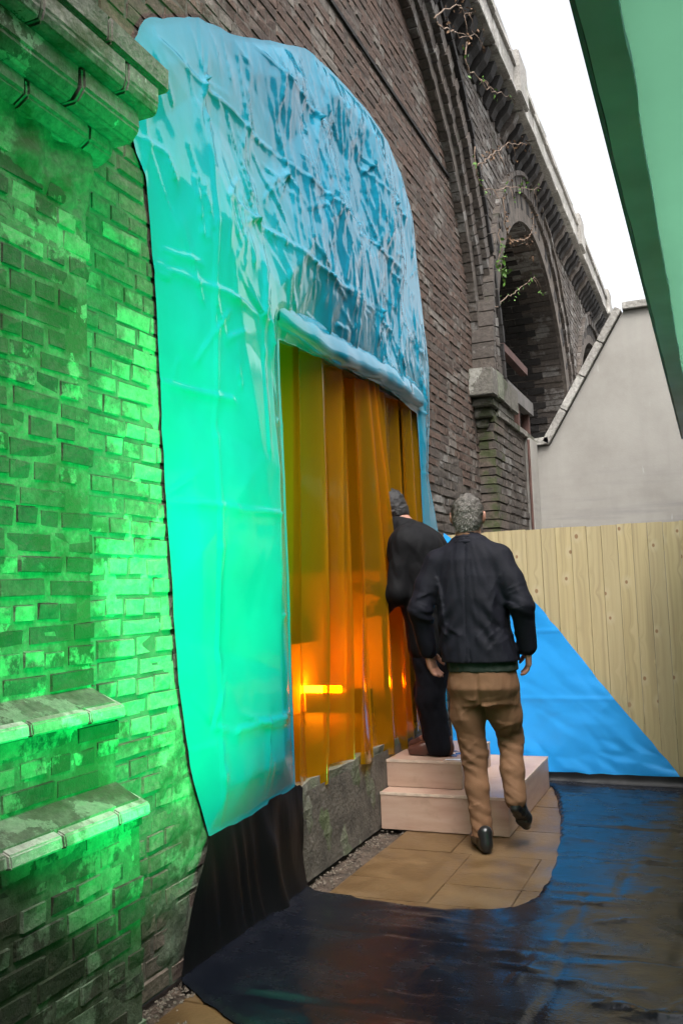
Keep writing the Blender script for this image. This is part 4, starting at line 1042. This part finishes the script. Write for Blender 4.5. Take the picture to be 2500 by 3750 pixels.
for k in range(3200):
    v = hm.vertices[rr.randrange(len(hm.vertices))]; n_ = v.normal; p = v.co
    if (p - HC).dot(fv) > .06 and (p - HC).z < .0: continue
    d = (n_ * .55 + Vector((rr.gauss(0, .25), -.25, -.55))).normalized(); q = d.cross(n_); q = q.normalized() if q.length > 1e-3 else Vector((1, 0, 0)); L = rr.uniform(.010, .020)
    mb.add([p - q * .0011, p + q * .0011, p + d * L], [(0, 1, 2)])
mesh_h = mesh_from('hair_strands', mb.v, mb.f, M['strand']); obj('hair_strands', mesh_h, ho)['kind'] = 'stuff'
# jacket
j = SDF((-1.56, 4.34, .90), (-.79, 4.86, 1.60), .0065)
j.stack([(.925, X0 + .028, 4.56, .196, .145), (1.0, X0 + .018, 4.56, .190, .138), (1.10, X0, 4.565, .180, .126), (1.25, X0, 4.57, .180, .125), (1.36, X0, 4.585, .178, .122), (1.45, X0 - .005, 4.595, .150, .105), (1.52, X0 - .012, 4.605, .085, .078), (1.545, X0 - .015, 4.61, .070, .070)], .05, 2.4)
j.cone((-1.345, 4.585, 1.445), (-1.02, 4.585, 1.455), .060, .060, .06)
j.cone((-1.27, 4.59, 1.475), (-1.18, 4.60, 1.53), .060, .062, .05); j.cone((-1.09, 4.59, 1.48), (-1.18, 4.60, 1.53), .060, .062, .05)
j.chain([RA[0], (-.96, 4.55, 1.33), RA[1], RA[2]], [.070, .064, .056, .046], .025); j.chain([LA[0], (-1.395, 4.55, 1.32), LA[1], LA[2]], [.070, .064, .056, .046], .025)
cl = cloth(5, .006)
def jk(P):
    d = cl(P); x, y, z = P[:, 0], P[:, 1], P[:, 2]
    back = y < 4.58
    d = d + np.where(back, .006 * np.exp(-((x - X0 + .01) / .004) ** 2), 0)                       # centre seam
    for (ex, ey, ez) in (RA[1], LA[1]):                                                           # creases round the elbows
        q = np.exp(-((x - ex) ** 2 + (z - ez) ** 2) / .09 ** 2); d += -.005 * q * np.abs(np.sin((z - ez) * 62 + (x - ex) * 30))
    for sgn, cx in ((1, X0 + .10), (-1, X0 - .10)):                                               # drag lines from armpit to waist
        q = np.exp(-((x - cx) / .07) ** 2 - ((z - 1.12) / .13) ** 2); d += np.where(back, -.006 * q * np.sin((z * 1.0 + sgn * (x - X0) * 1.2) * 58), 0)
    return d
gc = np.random.default_rng(3); js = []
for sg in (-1, 1):
    for q in range(7):
        a = (X0 + sg * (.165 - .008 * q), 1.36 - .035 * q); L = gc.uniform(.10, .20); t_ = -.95 - .12 * q + gc.normal() * .1
        js.append((a[0], a[1], a[0] - sg * L * math.cos(t_), a[1] + L * math.sin(t_), gc.uniform(.005, .010), .0, .009))
    for q in range(6):
        a = (X0 + sg * gc.uniform(.03, .17), gc.uniform(.97, 1.12)); L = gc.uniform(.06, .16); t_ = gc.uniform(.5, 1.1)
        js.append((a[0], a[1], a[0] + sg * L * math.cos(t_), a[1] + L * math.sin(t_), gc.uniform(.004, .008), .0, .008))
    E_ = RA[1] if sg > 0 else LA[1]
    for q in range(6):
        a = (E_[0] - sg * .05, E_[2] + gc.uniform(-.09, .10)); t_ = gc.uniform(-.6, .6); js.append((a[0], a[1], a[0] + sg * .10 * math.cos(t_), a[1] + .10 * math.sin(t_), gc.uniform(.005, .009), .001, .007))
js.append((X0 + .01, .93, X0 - .002, 1.08, -.010, -.004, .005))
j.disp(creases(jk, js, 4.60)); j.clip_below(.932)
jo = obj('jacket', j.mesh('jacket', M['jacket']), man)
k = SDF((-1.32, 4.48, 1.46), (-1.04, 4.75, 1.62), .005)                                           # collar
for i in range(24):
    t = 2 * math.pi * i / 24; p = lambda tt, zz, rr_: (-1.183 + rr_ * math.cos(tt), 4.607 + rr_ * math.sin(tt) * .98, zz - .018 * (math.sin(tt)))
    k.cone(p(t, 1.522, .082), p(t + .27, 1.522, .082), .014, .014, .004); k.cone(p(t, 1.548, .074), p(t + .27, 1.548, .074), .010, .010, .006)
obj('collar', k.mesh('collar', M['jacket']), jo)
mb = MB(); mb.tube([(-1.183 + .066 * math.cos(t), 4.612 + .066 * math.sin(t), 1.562 - .016 * math.sin(t)) for t in np.linspace(0, 2 * math.pi, 30)], .008, 6); mb.build('shirt_collar', M['trousers'], man, smooth=True)
sh = SDF((-1.40, 4.36, .86), (-.88, 4.78, .98), .0065); sh.stack([(.885, X0 + .035, 4.565, .178, .128), (.96, X0 + .03, 4.565, .176, .124)], .01); sh.disp(cloth(33, .006)); obj('shirt_tail', sh.mesh('shirt_tail', M['shirt']), man)
# trousers
t = SDF((-1.42, 4.36, .07), (-.86, 4.86, .98), .0065)
t.stack([(.72, X0 + .035, 4.565, .150, .100), (.80, X0 + .035, 4.555, .170, .128), (.87, X0 + .035, 4.56, .168, .124), (.955, X0 + .03, 4.565, .155, .11)], .05, 2.2)
t.chain([(-1.215, 4.56, .80), (-1.222, 4.575, .66), LL[1], (-1.19, 4.57, .30), (-1.168, 4.548, .075)], [.094, .083, .061, .054, .051], .03)
t.chain([(-1.050, 4.57, .80), (-1.042, 4.63, .66), RL[1], (-1.02, 4.63, .38), (-1.000, 4.58, .245)], [.092, .081, .061, .054, .050], .03)
c0 = cloth(15, .006, 6, 13, .9)
def tr(P):
    d = c0(P); x, y, z = P[:, 0], P[:, 1], P[:, 2]
    for (kx, kz, w) in ((LL[1][0], .45, .10), (-1.17, .14, .08), (RL[1][0], .50, .10), (-1.02, .28, .06)):
        q = np.exp(-((x - kx) / .09) ** 2 - ((z - kz) / w) ** 2); d += -.006 * q * np.abs(np.sin(z * 60 + x * 34))
    d += np.where((y < 4.56), .010 * np.exp(-((x - X0 - .035) / .010) ** 2) * np.exp(-((z - .80) / .10) ** 2), 0)
    q = np.exp(-((z - .745) / .035) ** 2); d += np.where(y < 4.56, .006 * q, 0)
    return d
ts = []
for q in range(10):
    sg = -1 if q % 2 else 1; a = (X0 + .035 + sg * .02, .735 + gc.uniform(-.02, .03)); t_ = gc.uniform(-.5, .25); L = gc.uniform(.07, .14); ts.append((a[0], a[1], a[0] + sg * L * math.cos(t_), a[1] + L * math.sin(t_), gc.uniform(.004, .008), 0, .008))
for (kx, kz, n_) in ((-1.21, .46, 8), (-1.175, .13, 7), (-1.035, .50, 7), (-1.01, .30, 5), (-1.22, .62, 4), (-1.04, .64, 4)):
    for q in range(n_):
        t_ = gc.normal() * .5; L = gc.uniform(.05, .11); c_ = (kx + gc.normal() * .02, kz + gc.normal() * .045); d_ = (math.cos(t_) * L / 2, math.sin(t_) * L / 2)
        ts.append((c_[0] - d_[0], c_[1] - d_[1], c_[0] + d_[0], c_[1] + d_[1], gc.uniform(.003, .007), gc.uniform(0, .005), .007))
t.disp(creases(tr, ts))
obj('trousers', t.mesh('trousers', M['trousers']), man)
shoe((-1.125, 4.47, 0.0), (-1.262, 4.715, 0.0), 0, M['shoe'], 'shoe', man)
shoe((-1.000, 4.515, .205), (-.985, 4.735, .055), 0, M['shoe'], 'shoe', man)

# ---- the person ducking through the curtain
Y2 = 5.17
per = empty('person', 'person in black top and dark trousers ducking through the amber curtain on the upper step', 'person', (-1.55, Y2, .352))
HC2 = Vector((-1.815, Y2 + .02, 1.795)); HF2 = Vector((-1, .12, -.35))
b = SDF((-2.10, 4.78, .36), (-1.36, 5.52, 1.98), .0065)
P2, rot2 = head(b, HC2, HF2)
b.chain([(-1.68, Y2, 1.64), (-1.735, Y2 + .01, 1.70), tuple(P2(0, -.02, -.05))], [.07, .062, .060], .03)
b.chain([(-1.545, Y2, .98), (-1.58, Y2, 1.25), (-1.65, Y2, 1.55)], [.11, .10, .11], .05)
A_n = [(-1.66, Y2 - .18, 1.57), (-1.71, Y2 - .21, 1.29), (-1.845, Y2 - .10, 1.20)]; A_f = [(-1.66, Y2 + .18, 1.57), (-1.76, Y2 + .21, 1.30), (-1.96, Y2 + .16, 1.32)]
for A in (A_n, A_f): b.chain(A, [.045, .036, .025], .03)
hand(b, A_n[2], (-1, .25, -.15), (0, .2, 1), (0, 1, -.2), .5); hand(b, A_f[2], (-1, -.1, .1), (0, 0, 1), (0, -1, 0), .4)
L_n = [(-1.555, Y2 - .085, .96), (-1.575, Y2 - .085, .68), (-1.525, Y2 - .075, .43)]; L_f = [(-1.565, Y2 + .085, .96), (-1.64, Y2 + .09, .69), (-1.62, Y2 + .10, .44)]
for L in (L_n, L_f): b.chain(L, [.075, .048, .035], .03)
b.chain([L_n[2], (-1.60, Y2 - .075, .405)], [.034, .028], .02); b.chain([L_f[2], (-1.69, Y2 + .10, .41)], [.034, .028], .02)
obj('body', b.mesh('body', M['skin']), per)
hsd = SDF(HC2 - Vector((.17, .16, .17)), HC2 + Vector((.17, .16, .17)), .005)
hsd.ell(P2(0, -.014, .022), (.086, .104, .106), .01, rot=rot2); hsd.ell(P2(0, -.055, -.045), (.066, .056, .062), .03, rot=rot2)
fv2, uv2 = HF2.normalized(), rot2 @ Vector((0, 0, 1))
def hair_cut2(x, y, z):
    px, py, pz = x - HC2.x, y - HC2.y, z - HC2.z; f_ = px * fv2.x + py * fv2.y + pz * fv2.z; u_ = px * uv2.x + py * uv2.y + pz * uv2.z
    return np.maximum(-.075 - u_, f_ - .012 - np.clip(u_ - .01, 0, .2) * .8)
hsd.clip(hair_cut2); hsd.disp(lambda P: .003 * smooth_noise(P[:, [0, 2]] * 90, 3)); obj('hair', hsd.mesh('hair', M['hair2']), per)
j = SDF((-2.0, 4.84, .88), (-1.33, 5.50, 1.82), .0075)
j.chain([(-1.545, Y2 - .05, .99), (-1.575, Y2 - .05, 1.25), (-1.635, Y2 - .07, 1.52)], [.155, .150, .162], .06); j.chain([(-1.545, Y2 + .05, .99), (-1.575, Y2 + .05, 1.25), (-1.635, Y2 + .07, 1.52)], [.155, .150, .162], .06)
j.cone((-1.66, Y2 - .15, 1.585), (-1.66, Y2 + .15, 1.585), .085, .085, .06); j.cone((-1.67, Y2, 1.62), (-1.745, Y2, 1.69), .090, .074, .05)
j.chain(A_n, [.072, .060, .046], .03); j.chain(A_f, [.072, .060, .046], .03); j.disp(cloth(8, .010)); j.clip_below(.905)
obj('jacket', j.mesh('jacket', M['jacket2']), per)
t = SDF((-2.0, 4.90, .36), (-1.36, 5.46, 1.02), .0075)
t.cone((-1.55, Y2 - .06, .92), (-1.55, Y2 + .06, .92), .125, .125, .04)
t.chain([(-1.555, Y2 - .07, .88), L_n[1], (-1.535, Y2 - .075, .405)], [.105, .080, .072], .03); t.chain([(-1.57, Y2 + .07, .88), L_f[1], L_f[2]], [.105, .080, .070], .03)
t.disp(cloth(18, .010, 6, 13, .9)); obj('trousers', t.mesh('trousers', M['trousers2']), per)
shoe((-1.455, Y2 - .075, .3535), (-1.725, Y2 - .085, .3535), 0, M['shoe2'], 'shoe', per)
shoe((-1.53, Y2 + .10, .3535), (-1.785, Y2 + .11, .3535), 0, M['shoe2'], 'shoe', per)

# =================================================================== VINES on the viaduct
def vine(pts, x0, label, leaf_mat, nleaf, seed, leaf=.03, rad=.006):
    rr = random.Random(seed); P = [Vector((x0 + rr.uniform(-.02, .02), y, z)) for y, z in pts]; C = []
    for i in range(len(P) - 1):
        a, b = P[max(i - 1, 0)], P[i]; c, d = P[i + 1], P[min(i + 2, len(P) - 1)]
        for k in range(6):
            t = k / 6; C.append(.5 * (2 * b + (c - a) * t + (2 * a - 5 * b + 4 * c - d) * t * t + (3 * b - a - 3 * c + d) * t ** 3) + Vector((rr.gauss(0, .006), rr.gauss(0, .008), rr.gauss(0, .008))))
    C.append(P[-1]); v = empty('hanging_vine', label, 'vine', tuple(C[0]), 'vines hanging on the viaduct')
    m = MB(); m.tube(C, [rad * (1 - .5 * i / len(C)) for i in range(len(C))], 5)
    tips = list(C[3:])
    for k in range(max(3, len(C) // 4)):
        a = rr.choice(C); e = a + Vector((rr.uniform(0, .06), rr.uniform(-.15, .15), rr.uniform(-.22, .05))); m.tube([a, (a + e) / 2 + Vector((.01, rr.uniform(-.02, .02), .01)), e], [.004, .003, .002], 4); tips += [e, e]
    m.build('stem', M['vine'], v, smooth=True)
    m = MB()
    for k in range(nleaf):
        p = rr.choice(tips) + Vector((rr.uniform(-.01, .03), rr.gauss(0, .03), rr.gauss(0, .03))); s_ = leaf * rr.uniform(.6, 1.3)
        d = Vector((rr.uniform(-.5, .8), rr.uniform(-1, 1), rr.uniform(-1, .4))).normalized(); q = d.orthogonal().normalized(); q.rotate(Matrix.Rotation(rr.uniform(0, 6.28), 3, d))
        m.add([p, p + d * s_ * .5 + q * s_ * .28, p + d * s_ * 1.1, p + d * s_ * .5 - q * s_ * .28], [(0, 1, 2), (0, 2, 3)])
    m.build('leaves', leaf_mat, v)
vine([(5.7, 5.19), (6.19, 5.57), (6.55, 5.72), (7.04, 6.05)], -1.50, 'dry vine strand nearest the top edge under the parapet', M['dryleaf'], 40, 1)
vine([(5.62, 5.09), (5.99, 5.26), (6.5, 5.52), (7.32, 6.02)], -1.50, 'long bare vine strand stretched just below the topmost vine', M['dryleaf'], 30, 2)
vine([(6.55, 5.50), (6.55, 5.29), (6.99, 5.43), (7.53, 5.60), (8.16, 5.88), (8.4, 5.98)], -1.50, 'vine hooked in a loop under the first parapet block', M['leaf'], 24, 3)
vine([(6.78, 4.61), (7.26, 4.9), (7.89, 5.29), (8.92, 5.78), (9.36, 6.0)], -1.50, 'straight thin vine slanting up from arch ring to parapet', M['dryleaf'], 50, 4)
vine([(6.86, 4.80), (6.92, 4.56), (7.21, 4.6), (8.04, 4.95), (9.05, 5.37), (10.6, 6.0)], -1.56, 'sagging vine with green sprigs above the open arch', M['leaf'], 46, 5, .035)
vine([(8.11, 4.90), (8.17, 4.57), (8.71, 4.70), (9.53, 5.05), (9.95, 5.43)], -1.60, 'withered vine looped across the crown of the open arch', M['dryleaf'], 90, 6)
vine([(7.73, 3.75), (8.24, 3.99), (8.82, 4.24), (9.9, 4.72)], -1.63, 'leafy twig reaching across the dark mouth of the open arch', M['leaf'], 40, 7)
vine([(7.95, 4.55), (7.92, 4.35), (7.86, 4.15)], -1.62, 'bright green sprig on the left side of the open arch ring', M['leaf'], 60, 8, .05)
